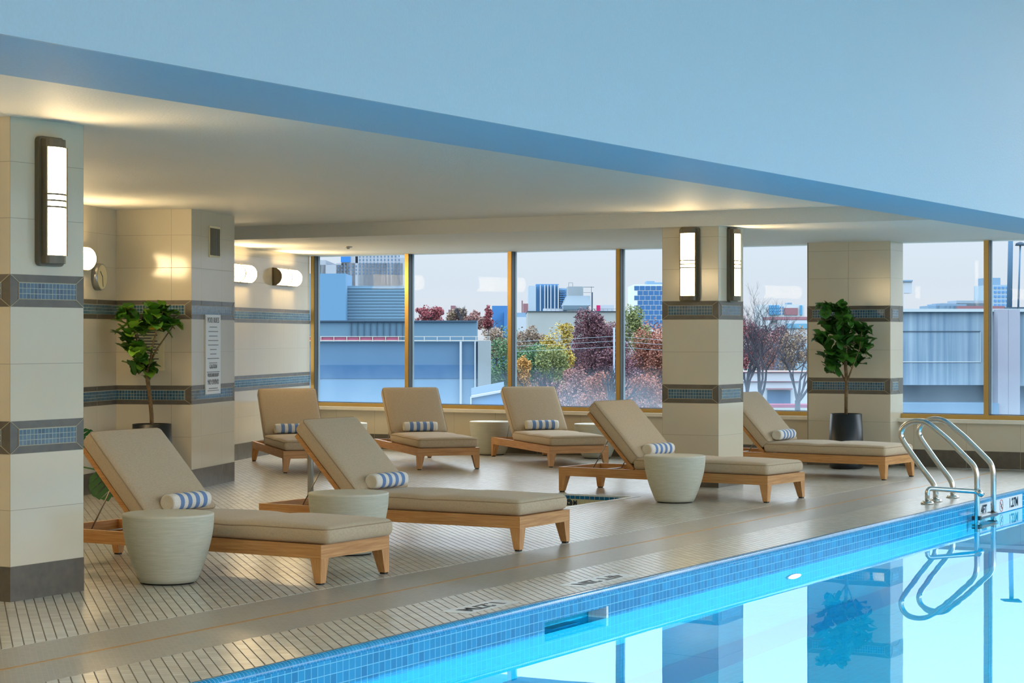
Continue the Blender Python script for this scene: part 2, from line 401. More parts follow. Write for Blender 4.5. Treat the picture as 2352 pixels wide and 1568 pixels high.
# tiled surfaces ----------------------------------------------------
BANDS = [(.806, .984), (1.612, 1.789)]; BASE = .19
def zones(top): return [(BASE, .806, .308), (.984, 1.612, .314), (1.789, top, .308)]
def tiled_box(m, lo, hi, top, up, u0x, u0y, zs=None):
    for z0, z1, p in (zs or zones(top)):
        m.box((lo[0], lo[1], z0), (hi[0], hi[1], z1), 0, lambda q, ax, z0=z0, p=p: ((((q[1]-u0y) if ax == 0 else (q[0]-u0x))/up, (q[2]-z0)/p if ax != 2 else 0.5)))
def band_parts(parent, lo, hi, faces, bands=BANDS, e=.004):
    """dark border course with a mosaic inlay on the named faces: (axis, side, start, end, mitre at start, mitre at end)"""
    for z0, z1 in bands:
        m = MB(); m.box((lo[0]-.001, lo[1]-.001, z0), (hi[0]+.001, hi[1]+.001, z1)); b = m.build('border_course', M['border'], parent)
        mo = MB(); jt = MB(); za, zb = z0+.043, z1-.043
        for ax, sd, a, c, ma, mc in faces:
            ia = a+(.065 if ma else 0); ic = c-(.065 if mc else 0)
            pl = (hi if sd > 0 else lo)[ax]; p0, p1 = (pl-.004, pl+.0035) if sd > 0 else (pl-.0035, pl+.004)
            def bx(mm, s0, s1, q0, q1, d=0):
                l = [0, 0, q0]; h = [0, 0, q1]; l[ax] = p0-d*(sd < 0); h[ax] = p1+d*(sd > 0); l[1-ax] = s0; h[1-ax] = s1
                mm.box(l, h, 0, lambda q, axx: ((q[1-ax]-ia), (q[2]-za)))
            bx(mo, ia, ic, za, zb)
            for q in (za, zb): bx(jt, ia-.003, ic+.003, q-.002, q+.002, .0006)
            n_ = [0, 0, 0]; n_[ax] = sd
            ends = []
            if ma: ends.append((a, ia))
            if mc: ends.append((c, ic))
            for eo, ei in ends:
                for zo, zi in ((z0, za), (z1, zb)):
                    A = [0, 0, zo]; B = [0, 0, zi]; A[ax] = B[ax] = pl+sd*.0018; A[1-ax] = eo; B[1-ax] = ei
                    jt.bar(A, B, .0035, .004, 0, n_)
                bx(jt, min(ei, ei)-.002, ei+.002, za, zb, .0006)
        mo.build('mosaic_inlay', M['mosaic'], b); jt.build('grout_joint', M['joint'], b)
def column(name, lo, hi, top, faces, label=None, seams=()):
    e = struct(empty(name, (0, 0, 0)))
    m = MB()
    up = hi[0]-lo[0]
    tiled_box(m, lo, hi, top, up if not seams else 5., lo[0]+(0 if not seams else .001), lo[1])
    m.build('tile_cladding', M['wall_tile'], e)
    if seams:
        j = MB()
        for x in seams:
            for z0, z1, p in zones(top): j.box((x-.0015, lo[1]-.001, z0), (x+.0015, lo[1]+.01, z1))
            for z0, z1 in BANDS+[(0, BASE)]: j.box((x-.0015, lo[1]-.003, z0), (x+.0015, lo[1]+.01, z1))
        j.build('grout_joint', M['joint'], e)
    m = MB(); m.box((lo[0]-.002, lo[1]-.002, 0), (hi[0]+.002, hi[1]+.002, BASE)); m.build('baseboard', M['border'], e)
    band_parts(e, lo, hi, faces); return e
c1lo, c1hi = (-8.49, 8.317), (-7.90, 8.907)
column('column', c1lo, c1hi, CEIL, [(0, 1, c1lo[1], c1hi[1], 1, 1), (1, -1, c1lo[0], c1hi[0], 1, 1)])
c2lo, c2hi = (-8.566, 17.95), (-7.972, 18.545)
column('column', c2lo, c2hi, CEIL2, [(0, 1, c2lo[1], c2hi[1], 1, 1), (1, -1, c2lo[0], c2hi[0], 1, 1)])
c0lo, c0hi = (-8.49, -1.31), (-7.90, -.72)
column('column', c0lo, c0hi, CEIL, [(0, 1, c0lo[1], c0hi[1], 1, 1), (1, 1, c0lo[0], c0hi[0], 1, 1)])
p3lo, p3hi = (-8.545, 21.70), (-7.569, 22.13)
column('wall_pilaster', p3lo, p3hi, CEIL2, [(0, 1, p3lo[1], p3lo[1]+.33, 1, 1), (1, -1, p3lo[0], p3hi[0], 1, 1)], seams=(-8.055,))
M['gasket_frame'] = plain('dark_mullion', (58, 66, 70), .45, .2)
# window wall: parapet, stone sill, frames, panes
XL = on_y(712, 900, WALLY).x
e = struct(empty('wall_window'))
for x0, x1 in ((XL-.3, p3lo[0]), (p3hi[0], -.6)):
    m = MB(); tiled_box(m, (x0, 22.0), (x1, 22.3), .5, .6, p3hi[0]+.17, 0, [(BASE, .51, .32)]); m.build('tile_cladding', M['wall_tile'], e)
    m = MB(); m.box((x0, 21.998, 0), (x1, 22.29, BASE)); m.build('baseboard', M['border'], e)
    j = MB(); x = p3hi[0]+.17
    while x > x0: x -= .6
    while x < x1:
        if x > x0: j.box((x-.0015, 21.996, 0), (x+.0015, 22.0, BASE))
        x += .6
    j.build('grout_joint', M['joint'], e)
    m = MB(); m.box((x0, 21.94, .495), (x1, 22.3, .535)); m.build('window_sill', M['sill'], e)
mull = [on_y(p, 760, 22.08).x for p in (720, 936.5, 1172.5, 1421.5)]
step = (mull[3]-mull[1])/2
mull += [mull[3]+step, mull[3]+2*step, on_y(2267, 760, 22.08).x]
mull.append(mull[-1]+step); mull.append(mull[-1]+step)
gaps = [(a, b) for a, b in zip(mull, mull[1:])]
for i, (a, b) in enumerate(gaps):
    w = struct(empty('window_%d' % (i+1), (0, 0, 0)))
    m = MB(); hw = .029
    m.box((a-hw, 22.06, .535), (a+hw, 22.12, CEIL2)); m.box((a, 22.062, .535), (b, 22.12, .585))
    if i == len(gaps)-1: m.box((b-hw, 22.06, .535), (b+hw, 22.12, CEIL2))
    m.build('window_frame', M['gasket_frame'], w)
    m = MB(); m.box((a-hw-.001, 22.056, .535), (a+hw-.004, 22.0605, CEIL2)); m.box((a, 22.057, .535), (b, 22.0605, .583)); m.build('gold_facing', M['bronze_frame'], w)
    m = MB(); m.box((a-hw+.003, 22.12, .54), (a+hw-.002, 22.15, CEIL2)); m.box((a+hw, 22.125, .585), (b-hw, 22.15, .592)); m.build('gasket', M['gasket'], w)
    m = MB(); m.box((a-hw+.004, 22.15, .54), (a+hw, 22.19, CEIL2)); m.build('outer_frame', M['frame_side'], w)
    m = MB(); m.box((a+hw-.002, 22.128, .585), (b-hw+.002, 22.136, CEIL2)); m.build('window_pane', M['glass'], w)
# left side of the room, turned 19 degrees
PHI = math.radians(19.); LW = struct(empty('wall_left', (0, 0, 0), PHI))   # local x = across, local y = along
def left_run(lo, hi, faces, up=.6):
    m = MB(); tiled_box(m, lo, hi, CEIL, up, hi[0]-.2, lo[1]+.28); m.build('tile_cladding', M['wall_tile'], LW)
    m = MB(); m.box((lo[0], lo[1], 0), (hi[0]+.001, hi[1]+.001, BASE)); m.build('baseboard', M['border'], LW)
    j = MB(); y = lo[1]+.28
    while y < hi[1]:
        for z0, z1 in BANDS+[(0, BASE)]: j.box((hi[0], y-.0015, z0), (hi[0]+.0025, y+.0015, z1))
        y += .6
    j.build('grout_joint', M['joint'], LW)
    band_parts(LW, lo, hi, faces)
left_run((-8.4, 2.0), (-7.3, 18.35), [(0, 1, 2.0, 18.35, 0, 0)])
left_run((-8.4, 18.352), (-6.55, 19.62), [(0, 1, 18.352, 19.62, 0, 1), (1, -1, -7.3, -6.55, 0, 1)])
left_run((-8.4, 19.622), (-7.6, 25.86), [(0, 1, 19.622, 25.86, 0, 0)])
def left_pt(px, py, v=None, u=None):
    """where the sight line meets the turned wall plane v or face u (local coordinates)"""
    d = sight(px, py, 1.)-Vector((0, 0, EYE)); c, s_ = math.cos(PHI), math.sin(PHI)
    dv, du = d.x*c+d.y*s_, -d.x*s_+d.y*c
    t = v/dv if v is not None else u/du
    return Vector((dv*t, du*t, EYE+d.z*t))
# ------------------------------------------------------------------ furniture
A = math.radians(46.); XP = -.32; L2, W2 = 1.1, .348
def on_back(b, y, n):
    return (XP-.0-b*math.cos(A)+n*math.sin(A), y, .222+b*math.sin(A)+n*math.cos(A))
def make_lounger():
    e = empty('sun_lounger')
    for sg in (-1, 1):
        m = MB(); m.box((-L2+.001, sg*W2-(.032 if sg > 0 else 0), .152), (L2-.001, sg*W2+(.032 if sg < 0 else 0), .234)); m.build('side_rail', M['teak'], e)
    for x0, x1 in ((-L2-.001, -L2+.032), (L2-.032, L2+.001)):
        m = MB(); m.box((x0, -W2+.0005, .1525), (x1, W2-.0005, .2335)); m.build('end_rail', M['teak_y'], e)
    for x0, x1, z0, z1 in ((XP-.03, XP+.01, .165, .215), (-.8, -.76, .158, .19)):
        m = MB(); m.box((x0, -W2+.031, z0), (x1, W2-.031, z1)); m.build('cross_rail', M['teak_y'], e)
    m = MB()
    for i in range(9): m.box((-.22+i*.14, -W2+.03, .205), (-.13+i*.14, W2-.03, .224))
    m.build('seat_slats', M['teak_y'], e)
    for sx in (-1, 1):
        for sy in (-1, 1):
            m = MB(); t, b = .078, .046
            def c(w, z): 
                xo, yo = sx*L2, sy*W2; xs = sorted((xo, xo-sx*w)); ys_ = sorted((yo, yo-sy*w))
                return [(xs[0], ys_[0], z), (xs[1], ys_[0], z), (xs[1], ys_[1], z), (xs[0], ys_[1], z)]
            m.hexa(c(b, .010)+c(t, .1522)); lg = m.build('leg', M['teak_leg'], e)
            m = MB(); cx, cy = sx*(L2-b/2), sy*(W2-b/2); m.box((cx-.018, cy-.018, 0), (cx+.018, cy+.018, .012)); m.build('foot_glide', M['rubber'], lg)
    m = MB(); bl = .70
    for sg in (-1, 1):
        y0, y1 = sorted((sg*(W2-.036), sg*(W2-.082)))
        m.hexa([on_back(0, y0, 0), on_back(bl, y0, 0), on_back(bl, y1, 0), on_back(0, y1, 0), on_back(0, y0, .034), on_back(bl, y0, .034), on_back(bl, y1, .034), on_back(0, y1, .034)])
    for b0 in (.03, .16, .29, .42, .55, .655):
        y0, y1 = -W2+.08, W2-.08
        m.hexa([on_back(b0, y0, .006), on_back(b0+.045, y0, .006), on_back(b0+.045, y1, .006), on_back(b0, y1, .006), on_back(b0, y0, .028), on_back(b0+.045, y0, .028), on_back(b0+.045, y1, .028), on_back(b0, y1, .028)])
    m.build('backrest_frame', M['teak'], e)
    m = MB(); m.hexa([on_back(.02, -W2+.07, .029), on_back(.69, -W2+.07, .029), on_back(.69, W2-.07, .029), on_back(.02, W2-.07, .029), on_back(.02, -W2+.07, .035), on_back(.69, -W2+.07, .035), on_back(.69, W2-.07, .035), on_back(.02, W2-.07, .035)])
    m.build('backrest_mesh', M['webbing'], e)
    m = MB(); yy = W2-.095; P = on_back(.40, -yy, -.004); Q = on_back(.40, yy, -.004)
    m.tube([P, (-.79, -yy, .205)], .005, 8); m.tube([(-.79, -yy, .205), (-.79, yy, .205)], .005, 8); m.tube([(-.79, yy, .205), Q], .005, 8)
    sb_ = m.build('support_bar', M['rod'], e)
    for sg in (-1, 1):
        m = MB(); y0, y1 = sorted((sg*(W2-.034), sg*(W2-.058))); po = [(-.86, .158), (-.5, .158)]
        for i in range(5): po += [(-.5-i*.072, .196), (-.535-i*.072, .20), (-.55-i*.072, .178), (-.568-i*.072, .178)]
        po = po[:2]+[(min(-.5, x), z) for x, z in po[2:]]
        m.prism([(x, z) for x, z in po], (0, y1, 0), (1, 0, 0), (0, 0, 1), (0, -1, 0), y1-y0); m.build('ratchet_rack', M['teak'], e)
    # cushions
    cx, hx, hz = .402, .692, .0525
    def warp(p):
        x, y, z = p; k = max(0, (1-(x/hx)**2))*max(0, 1-(y/.34)**2); up = max(0, z/hz)
        z += up*(.026*k**.6 - .018*math.exp(-((x+.06)/.10)**2)*(1-.5*(abs(y)/.34)**2))
        side = max(0, 1-abs(z)/hz); y *= 1+.012*side; x *= 1+.006*side
        return (x+cx, y, z+.287)
    m = MB(); m.rbox((hx, .338, hz), .036, (22, 12, 2), warp); q = m.build('seat_cushion', M['fabric'], e)
    def loop(hx_, hy_, r, f):
        pts = []
        for cxx, cyy, a0 in ((hx_-r, hy_-r, 0), (-hx_+r, hy_-r, 90), (-hx_+r, -hy_+r, 180), (hx_-r, -hy_+r, 270)):
            for i in range(5):
                a = math.radians(a0+i*22.5); pts.append((cxx+r*math.cos(a), cyy+r*math.sin(a)))
        out = []
        for (xa, ya), (xb, yb) in zip(pts, pts[1:]+pts[:1]):
            k = max(1, int(math.dist((xa, ya), (xb, yb))/.06))
            out += [f((xa+(xb-xa)*i/k, ya+(yb-ya)*i/k)) for i in range(k)]
        return out+[out[0], out[1]]
    m = MB(); m.tube(loop(hx-.004, .335, .036, lambda p: warp((p[0], p[1], hz-.018))), .0032, 6, 0, False); m.build('piping', M['piping'], q)
    hb = .352
    def warpb(p):
        x, y, z = p; k = max(0, (1-(x/hb)**2))*max(0, 1-(y/.34)**2); up = max(0, z/.06)
        z += up*.022*k**.6; return on_back(x+.384, y, z+.099)
    m = MB(); m.rbox((hb, .338, .06), .036, (12, 12, 2), warpb); q = m.build('back_cushion', M['fabric'], e)
    m = MB(); m.tube(loop(hb-.003, .335, .036, lambda p: warpb((p[0], p[1], .043))), .0032, 6, 0, False); m.build('piping', M['piping'], q)
    return e
def make_towel():
    R, hl = .057, .195
    st = [(-hl, 0), (-.132, 1), (-.090, 0), (-.054, 1), (-.012, 0), (.024, 1), (.066, 0), (.102, 1), (.144, 0), (hl, 0)]
    m = MB(); rings = []; n = 32; ysr = [-hl, -hl+.006]
    prof = []
    for i, (y, c) in enumerate(st[:-1]):
        y1 = st[i+1][0]; k = max(1, int((y1-y)/.02))
        for j in range(k): prof.append((y+(y1-y)*j/k, c))
    prof.append((hl, 0))
    rr = []
    for y, c in prof:
        ed = min(1., (hl-abs(y))/.012); r = R*(.90+.10*math.sqrt(max(0, min(1, ed)))) + (.0012 if c else 0)
        rr.append(m.add([(r*math.cos(2*PI*j/n)*(1.03), y, r*math.sin(2*PI*j/n)*.97+(.0025*math.sin(3*2*PI*j/n))) for j in range(n)]))
    for i in range(len(rr)-1):
        for j in range(n): m.face((rr[i]+j, rr[i+1]+j, rr[i+1]+(j+1) % n, rr[i]+(j+1) % n), prof[i][1], None, True)
    # spiral ends
    for sg, ring in ((-1, rr[0]), (1, rr[-1])):
        prev = ring
        for f, dy in ((.8, .0), (.55, -.004), (.3, -.002), (.12, -.006)):
            nx = m.add([(R*.9*f*math.cos(2*PI*j/n), sg*(hl+dy), R*.9*f*math.sin(2*PI*j/n)) for j in range(n)])
            for j in range(n): m.face((prev+j, prev+(j+1) % n, nx+(j+1) % n, nx+j)[::(1 if sg < 0 else -1)], 2, None, True)
            prev = nx
        m.face([prev+j for j in range(n)][::(1 if sg < 0 else -1)], 2)
    return m
tm = make_towel()
LG = 'teak loungers with taupe cushions on the deck'; TG = 'rolled blue and white striped towels on the loungers'
loungers = [
    ((-6.885, 9.80), -1.6, 'teak lounger nearest the camera, behind the front drum table and beside the near pillar', 'striped towel roll on the lounger nearest the camera'),
    ((-6.80, 12.0), -.8, 'second teak lounger from the front, its foot end near the pool drain', 'striped towel roll on the second lounger from the front'),
    ((-12.826, 17.616), -44.3, 'teak lounger in the back left corner by the tiled wall with two horizontal lamps', 'striped towel roll on the lounger in the back left corner'),
    ((-11.856, 18.739), -44., 'middle one of the three angled teak loungers along the windows', 'striped towel roll on the middle window lounger'),
    ((-10.828, 19.834), -42.7, 'angled teak lounger in front of the autumn trees, rightmost of the window row', 'striped towel roll on the window lounger before the autumn trees'),
    ((-6.90, 16.56), -6., 'teak lounger beside the central pillar with a drum table standing against its side', 'striped towel roll on the lounger beside the central pillar'),
    ((-6.95, 19.74), -6., 'far right teak lounger behind the central pillar, in front of the potted fig', 'striped towel roll on the far right lounger before the potted fig')]
proto = make_lounger(); tproto = None
for i, ((px, py), a, lab, tlab) in enumerate(loungers):
    o = proto if i == 0 else copy_tree(proto); r = math.radians(a)
    lx, ly = L2-.023, -(W2-.023)
    o.location = (px-(lx*math.cos(r)-ly*math.sin(r)), py-(lx*math.sin(r)+ly*math.cos(r)), 0); o.rotation_euler = (0, 0, r)
    tag(o, lab, 'lounger', LG)
    if i == 0: t = tproto = tm.build('rolled_towel', [M['towel_white'], M['towel_blue'], M['towel_end']])
    else: t = tproto.copy(); C.objects.link(t)
    ox, oy = -.212, [.0, .0, -.03, -.0, -.0, -.02, -.03][i]; p = Matrix.Rotation(r, 3, 'Z') @ Vector((ox, oy, .414))
    t.location = Vector(o.location)+p; t.rotation_euler = (0, 0, r+math.radians([3, -2, 2, 0, 1, -2, 4][i])); tag(t, tlab, 'towel', TG)
for ch in proto.children:
    if ch.name.startswith('seat_cushion'): ch.location.x = .05
def make_table():
    e = empty('drum_table')
    m = MB(); m.lathe([(.150, 0), (.152, .012)], 48); m.build('base_ring', M['rubber'], e)
    m = MB(); pf = []
    for i in range(15):
        f = i/14; z = .010+f*.388; pf.append((.166+.102*math.sin(f*PI/2)**.92, z))
    m.lathe(pf, 64, capt=False); m.build('drum_body', M['drum'], e)
    m = MB(); m.lathe([(.268, .398), (.2685, .404), (.266, .409), (.260, .411), (.0, .4115)], 64, capb=False, capt=False); m.build('table_top', M['drum_top'], e)
    return e
TB = 'sage grey concrete drum side tables'
tabs = [((-7.72, 9.44), 'grey drum side table in front of the nearest lounger, beside the near pillar'),
        ((-7.70, 11.29), 'grey drum side table between the two nearest loungers'),
        ((-7.62, 16.22), 'grey drum side table standing against the lounger by the central pillar'),
        ((-13.9, 20.30), 'grey drum side table half hidden behind the second lounger, under the leftmost windows'),
        ((-12.62, 21.60), 'grey drum side table by the window parapet between the middle and right window loungers'),
        ((-11.18, 21.62), 'grey drum side table by the parapet behind the rightmost window lounger')]
tp = make_table()
for i, ((x, y), lab) in enumerate(tabs):
    o = tp if i == 0 else copy_tree(tp); o.location = (x, y, 0); o.rotation_euler = (0, 0, i*1.1); tag(o, lab, 'side table', TB)
# ------------------------------------------------------------------ potted plants
def leaf(m, base, d, up, ln, wd, rnd, mi=0, bend=.25):
    d = Vector(d).normalized(); up = Vector(up); s = d.cross(up)
    if s.length < 1e-3: s = d.cross(Vector((1, 0, 0)))
    s.normalize(); nrm = s.cross(d).normalized(); k = []
    prof = [(0, .04), (.12, .30), (.3, .62), (.5, .86), (.68, 1.), (.84, .82), (.95, .42), (1., .06)]
    for f, w in prof:
        c = Vector(base)+d*ln*f - nrm*ln*bend*f*f + Vector((0, 0, 0)); wav = .06*ln*math.sin(f*11+rnd*6)
        k.append(m.add([c - s*wd*.5*w + nrm*(wd*.16*w+wav*w), c, c + s*wd*.5*w + nrm*(wd*.16*w-wav*w)]))
    for a, b in zip(k, k[1:]):
        m.face((a, a+1, b+1, b), mi, None, True); m.face((a+1, a+2, b+2, b+1), mi, None, True)
def fig(name, loc, pot, trunk, branches, blobs, nleaf, label, seed, mats):
    rnd = random.Random(seed); e = empty(name, loc); tag(e, label, 'potted plant', 'potted fiddle-leaf figs')
    rt, rb, h = pot
    m = MB(); m.lathe([(rb*.80, 0), (rb*.95, .012), (rb, .05), (rb, .2), (rt, h), (rt-.012, h+.002), (rt-.014, h-.03)], 48, capt=False); m.build('pot', M['pot'], e)
    m = MB(); m.lathe([(rt-.014, h-.035), (rt*.5, h-.02), (.0, h-.015)], 32, capb=True, capt=False); m.build('soil', M['soil'], e)
    m = MB(); m.tube(trunk, [.019]*(len(trunk)-1)+[.014], 10)
    for b in branches: m.tube(b, [.011-.006*i/(len(b)-1) for i in range(len(b))], 8)
    m.build('trunk', M['bark'], e)
    m = MB(); tw = MB()
    for i in range(nleaf):
        bx, by, bz, r = blobs[i % len(blobs)]
        u = Vector((rnd.gauss(0, 1), rnd.gauss(0, 1), rnd.gauss(0, .9))).normalized()*r*rnd.uniform(.25, 1.)
        c = Vector((bx, by, bz)); p = c+u
        axis = c+Vector((0, 0, u.z))
        out = Vector((u.x, u.y, 0)); 
        if out.length < .01: out = Vector((rnd.uniform(-1, 1), rnd.uniform(-1, 1), 0))
        d = out.normalized()*rnd.uniform(.35, 1.)+Vector((0, 0, rnd.uniform(-.5, 1.1)))
        ln = rnd.uniform(.125, .185); st = p-d.normalized()*ln*.5
        leaf(m, st, d, (0, 0, 1), ln, ln*rnd.uniform(.62, .82), rnd.random(), 0 if rnd.random() < .6 else 1, rnd.uniform(.05, .4))
        if i % 3 == 0: tw.tube([c+Vector((0, 0, -r*.5)), (c+st)/2+Vector((0, 0, -.02)), st], .0035, 5)
    m.build('foliage', mats, e); tw.build('twig', M['bark'], e); return e
R3 = Vector((CY, SY, 0)); F3 = Vector((-SY, CY, 0))
def loc3(r, z, f=0.): return tuple(R3*r+F3*f+Vector((0, 0, z)))
# fig in front of the left tiled block
fb = Vector((-12.32, 14.83, 0)); ft = 19.0
def q(px, py, f=0., t=19.0, c=348): return loc3((px-c)/FPX*t, EYE-(py-767)/FPX*t, f)
tr = [q(348, 985)[:2]+(.55,), q(347, 950), q(343, 905), q(338, 868), q(335, 845)]
br = [[q(337, 855), q(325, 830), q(312, 780, .05), q(300, 740, .05)], [q(336, 850), q(345, 820), q(352, 785, -.05), q(362, 750, -.06), q(375, 712, -.06)], [q(345, 822), q(358, 795, .04), q(375, 770, .06), q(392, 745, .08)], [q(325, 830), q(318, 800, -.08), q(318, 760, -.1)]]
bl = [(*q(293, 712), .075), (*q(300, 748, -.05), .11), (*q(325, 735, .1), .10), (*q(352, 706, -.05), .10), (*q(378, 710, .05), .10), (*q(370, 740, 0), .09), (*q(390, 735, .08), .06), (*q(300, 785, .02), .10), (*q(322, 800, -.08), .10), (*q(318, 832, 0), .10), (*q(335, 842, .05), .07), (*q(345, 715, .1), .09)]
fig('potted_fig', fb, (.18, .19, .635), tr, br, bl, 185, 'potted fiddle-leaf fig with bright leaves in front of the framed warning sign', 11, [M['fig_leaf'], M['fig_leaf_dark']])
fb2 = Vector((-7.93, 21.29, 0))
def q2(px, py, f=0.): return q(px, py+5, f, 22.35, 1941)
tr = [(0, 0, .58), q2(1941, 900), q2(1942, 868), q2(1941, 845), q2(1938, 800), q2(1934, 760)]
br = [[q2(1940, 866), q2(1930, 845, .05), q2(1915, 815, .08), q2(1903, 770, .1), q2(1895, 720, .1)], [q2(1942, 868), q2(1950, 845, -.04), q2(1957, 825, -.05), q2(1970, 790, -.06), q2(1975, 750, -.06)], [q2(1934, 760), q2(1933, 730), q2(1930, 695)]]
bl = [(*q2(1896, 696), .085), (*q2(1932, 697), .08), (*q2(1905, 730, .05), .12), (*q2(1938, 725, -.1), .10), (*q2(1885, 765), .09), (*q2(1918, 765, -.08), .15), (*q2(1945, 770, .05), .13), (*q2(1975, 742), .09), (*q2(1982, 780, .03), .11), (*q2(1900, 805, .02), .12), (*q2(1935, 805, -.1), .13), (*q2(1965, 808, .05), .12), (*q2(1910, 828), .08), (*q2(1950, 815, .1), .10)]
fig('potted_fig', fb2, (.172, .19, .60), tr, br, bl, 260, 'potted fiddle-leaf fig with dark leaves in front of the window pilaster', 5, [M['fig_leaf_dark'], M['fig_leaf_dark']])
# monstera mostly hidden behind the near pillar
mb = sight(128, 772, 15.3); mb.z = 0; e = empty('potted_monstera', mb); tag(e, 'potted plant with split glossy leaves peeking out from behind the near pillar', 'potted plant')
m = MB(); m.lathe([(.12, 0), (.14, .02), (.165, .34), (.150, .34), (.148, .31)], 40, capt=False); m.build('pot', M['pot'], e)
m = MB(); m.lathe([(.148, .305), (0, .315)], 24, capb=True, capt=False); m.build('soil', M['soil'], e)
m = MB(); lf = MB()
def q5(px, py, f=0.): return Vector(loc3((px-128)/FPX*15.3, EYE-(py-767)/FPX*15.3, f))
def monst(tip, d, up, sz):
    d = Vector(d).normalized(); s = d.cross(Vector(up)).normalized(); n_ = s.cross(d).normalized(); b = Vector(tip)
    for sg in (-1, 1):
        for i in range(5):
            f0 = i/5*.92; f1 = (i+.72)/5*.92; w0 = .52*math.sin((f0*.86+.16)*PI)**.7; w1 = .52*math.sin((f1*.86+.16)*PI)**.7; dr = .10
            a_ = b+d*sz*f0; c_ = b+d*sz*f1
            P = [a_, c_, c_+s*sg*sz*w1-d*sz*(-dr)-n_*sz*.14*w1, a_+s*sg*sz*w0+d*sz*dr*.4-n_*sz*.14*w0]
            k = lf.add(P); lf.face((k, k+1, k+2, k+3)[::sg])
        k = lf.add([b, b+d*sz*.98, b+d*sz*.92+s*sg*.05*sz, b+d*sz*.02+s*sg*.10*sz]); lf.face((k, k+1, k+2, k+3)[::sg])
st0 = Vector((0, 0, .31))
for (bp, d, up, sz) in ((q5(188, 985, -.1), (.62, .25, -.75), (.5, -.8, .3), .17), (q5(170, 1000, .1), (-.3, .5, -.2), (0, 0, 1), .2), (q5(252, 1010, .15), (.5, .6, .34), (0, -.6, .8), .16),
                        (q5(222, 1075, .05), (.55, .05, -.72), (.5, -.8, .4), .26), (q5(140, 960, 0), (-.5, -.5, .3), (0, 0, 1), .2), (q5(110, 1040, -.1), (-.7, -.4, -.2), (0, 0, 1), .22)):
    mid = (st0+bp)/2+Vector((0, 0, .10)); m.tube([st0, mid, bp], .006, 6); monst(bp, d, up, sz)
m.build('stem', M['fig_leaf_dark'], e); lf.build('foliage', M['monstera'], e)

# ------------------------------------------------------------------ wall lamps
def sconce(name, label, loc, rz, tilt=False, group='bronze wall lamps'):
    """local x = across the wall, y = out of the wall (towards -y), z = up"""
    e = empty(name, loc, rz); tag(e, label, 'wall lamp', group)
    H, Wd, dp = .36, .104, .088
    m = MB()
    def rr(w, h, r): 
        out = []
        for cx, cz, a0 in ((w-r, h-r, 0), (-w+r, h-r, 90), (-w+r, -h+r, 180), (w-r, -h+r, 270)):
            for i in range(5): a = math.radians(a0+i*22.5); out.append((cx+r*math.cos(a), cz+r*math.sin(a)))
        return out
    m.prism(rr(Wd, H, .03), (0, 0, 0), (1, 0, 0), (0, 0, 1), (0, -1, 0), .03); m.build('back_plate', M['housing'], e)
    def dpro(n=9, w=.084, d0=-.03, d1=-dp):
        return [(w*math.cos(PI*i/n), d0+(d1-d0)*math.sin(PI*i/n)**.6) for i in range(n+1)]
    for z0, z1 in ((.30, .345), (-.345, -.30)):
        m = MB(); m.prism(dpro(), (0, 0, z0), (1, 0, 0), (0, 1, 0), (0, 0, 1), z1-z0); m.build('end_cap', M['housing'], e)
    for sg in (-1, 1):
        m = MB(); m.box((sg*.084-(.008 if sg > 0 else 0), -.07, -.302), (sg*.084+(.008 if sg < 0 else 0), -.03, .302)); m.build('side_frame', M['housing'], e)
    m = MB(); m.prism(dpro(12, .076, -.03, -.084), (0, 0, -.30), (1, 0, 0), (0, 1, 0), (0, 0, 1), .60); m.build('diffuser', M['diffuser'], e)
    m = MB()
    for z in (-.036, -.001, .034): m.prism(dpro(12, .081, -.03, -.0915), (0, 0, z), (1, 0, 0), (0, 1, 0), (0, 0, 1), .010)
    m.build('trim_band', M['housing'], e)
    return e
def drum_sconce(name, label, loc, rz, parent_rot=PHI):
    """half-round lamp lying along local x"""
    e = empty(name, loc, rz); tag(e, label, 'wall lamp', 'half-round horizontal wall lamps')
    R, hl = .106, .45
    def half(r, n=18): return [(-r*math.sin(PI*i/n)*.95-.02, r*math.cos(PI*i/n)) for i in range(n+1)]
    m = MB(); m.box((-hl, -.022, -R-.004), (hl, 0, R+.004)); m.build('back_plate', M['housing'], e)
    for x in (-hl, hl-.012):
        m = MB(); m.prism(half(R+.004)+[(0, -R-.004), (0, R+.004)], (x, 0, 0), (0, 1, 0), (0, 0, 1), (1, 0, 0), .012); m.build('end_cap', M['housing'], e)
    m = MB(); m.prism(half(R), (-hl+.012, 0, 0), (0, 1, 0), (0, 0, 1), (1, 0, 0), 2*hl-.024); m.build('diffuser', M['diffuser'], e)
    m = MB(); m.prism(half(R+.006), (-.012, 0, 0), (0, 1, 0), (0, 0, 1), (1, 0, 0), .024)
    for z in (-R-.002, R-.008): m.box((-hl, -.05, z), (hl, -.02, z+.010))
    m.build('trim_band', M['housing'], e)
    return e
sconce('wall_sconce', 'lit bronze wall lamp on the near left pillar', (c1hi[0], 8.612, 2.20), PI/2)
sconce('wall_sconce', 'lit bronze wall lamp on the near pillar, on the face turned away from the windows', (-8.195, c1lo[1], 2.20), 0)
sconce('wall_sconce', 'lit bronze wall lamp on the front face of the central pillar', (on_y(1586, 600, c2lo[1]).x, c2lo[1], 2.14), 0)
sconce('wall_sconce', 'lit bronze wall lamp on the pool side face of the central pillar', (c2hi[0], 18.25, 2.14), PI/2)
sconce('wall_sconce', 'unseen bronze fill lamp added on the rearmost pillar, facing the loungers', (-8.195, c0hi[1], 2.2), PI)  # out of view, added to warm the faces turned from the windows
sconce('wall_sconce', 'unseen bronze fill lamp added on the pool side of the rearmost pillar', (c0hi[0], -1.015, 2.2), PI/2)  # second warm lamp added out of view
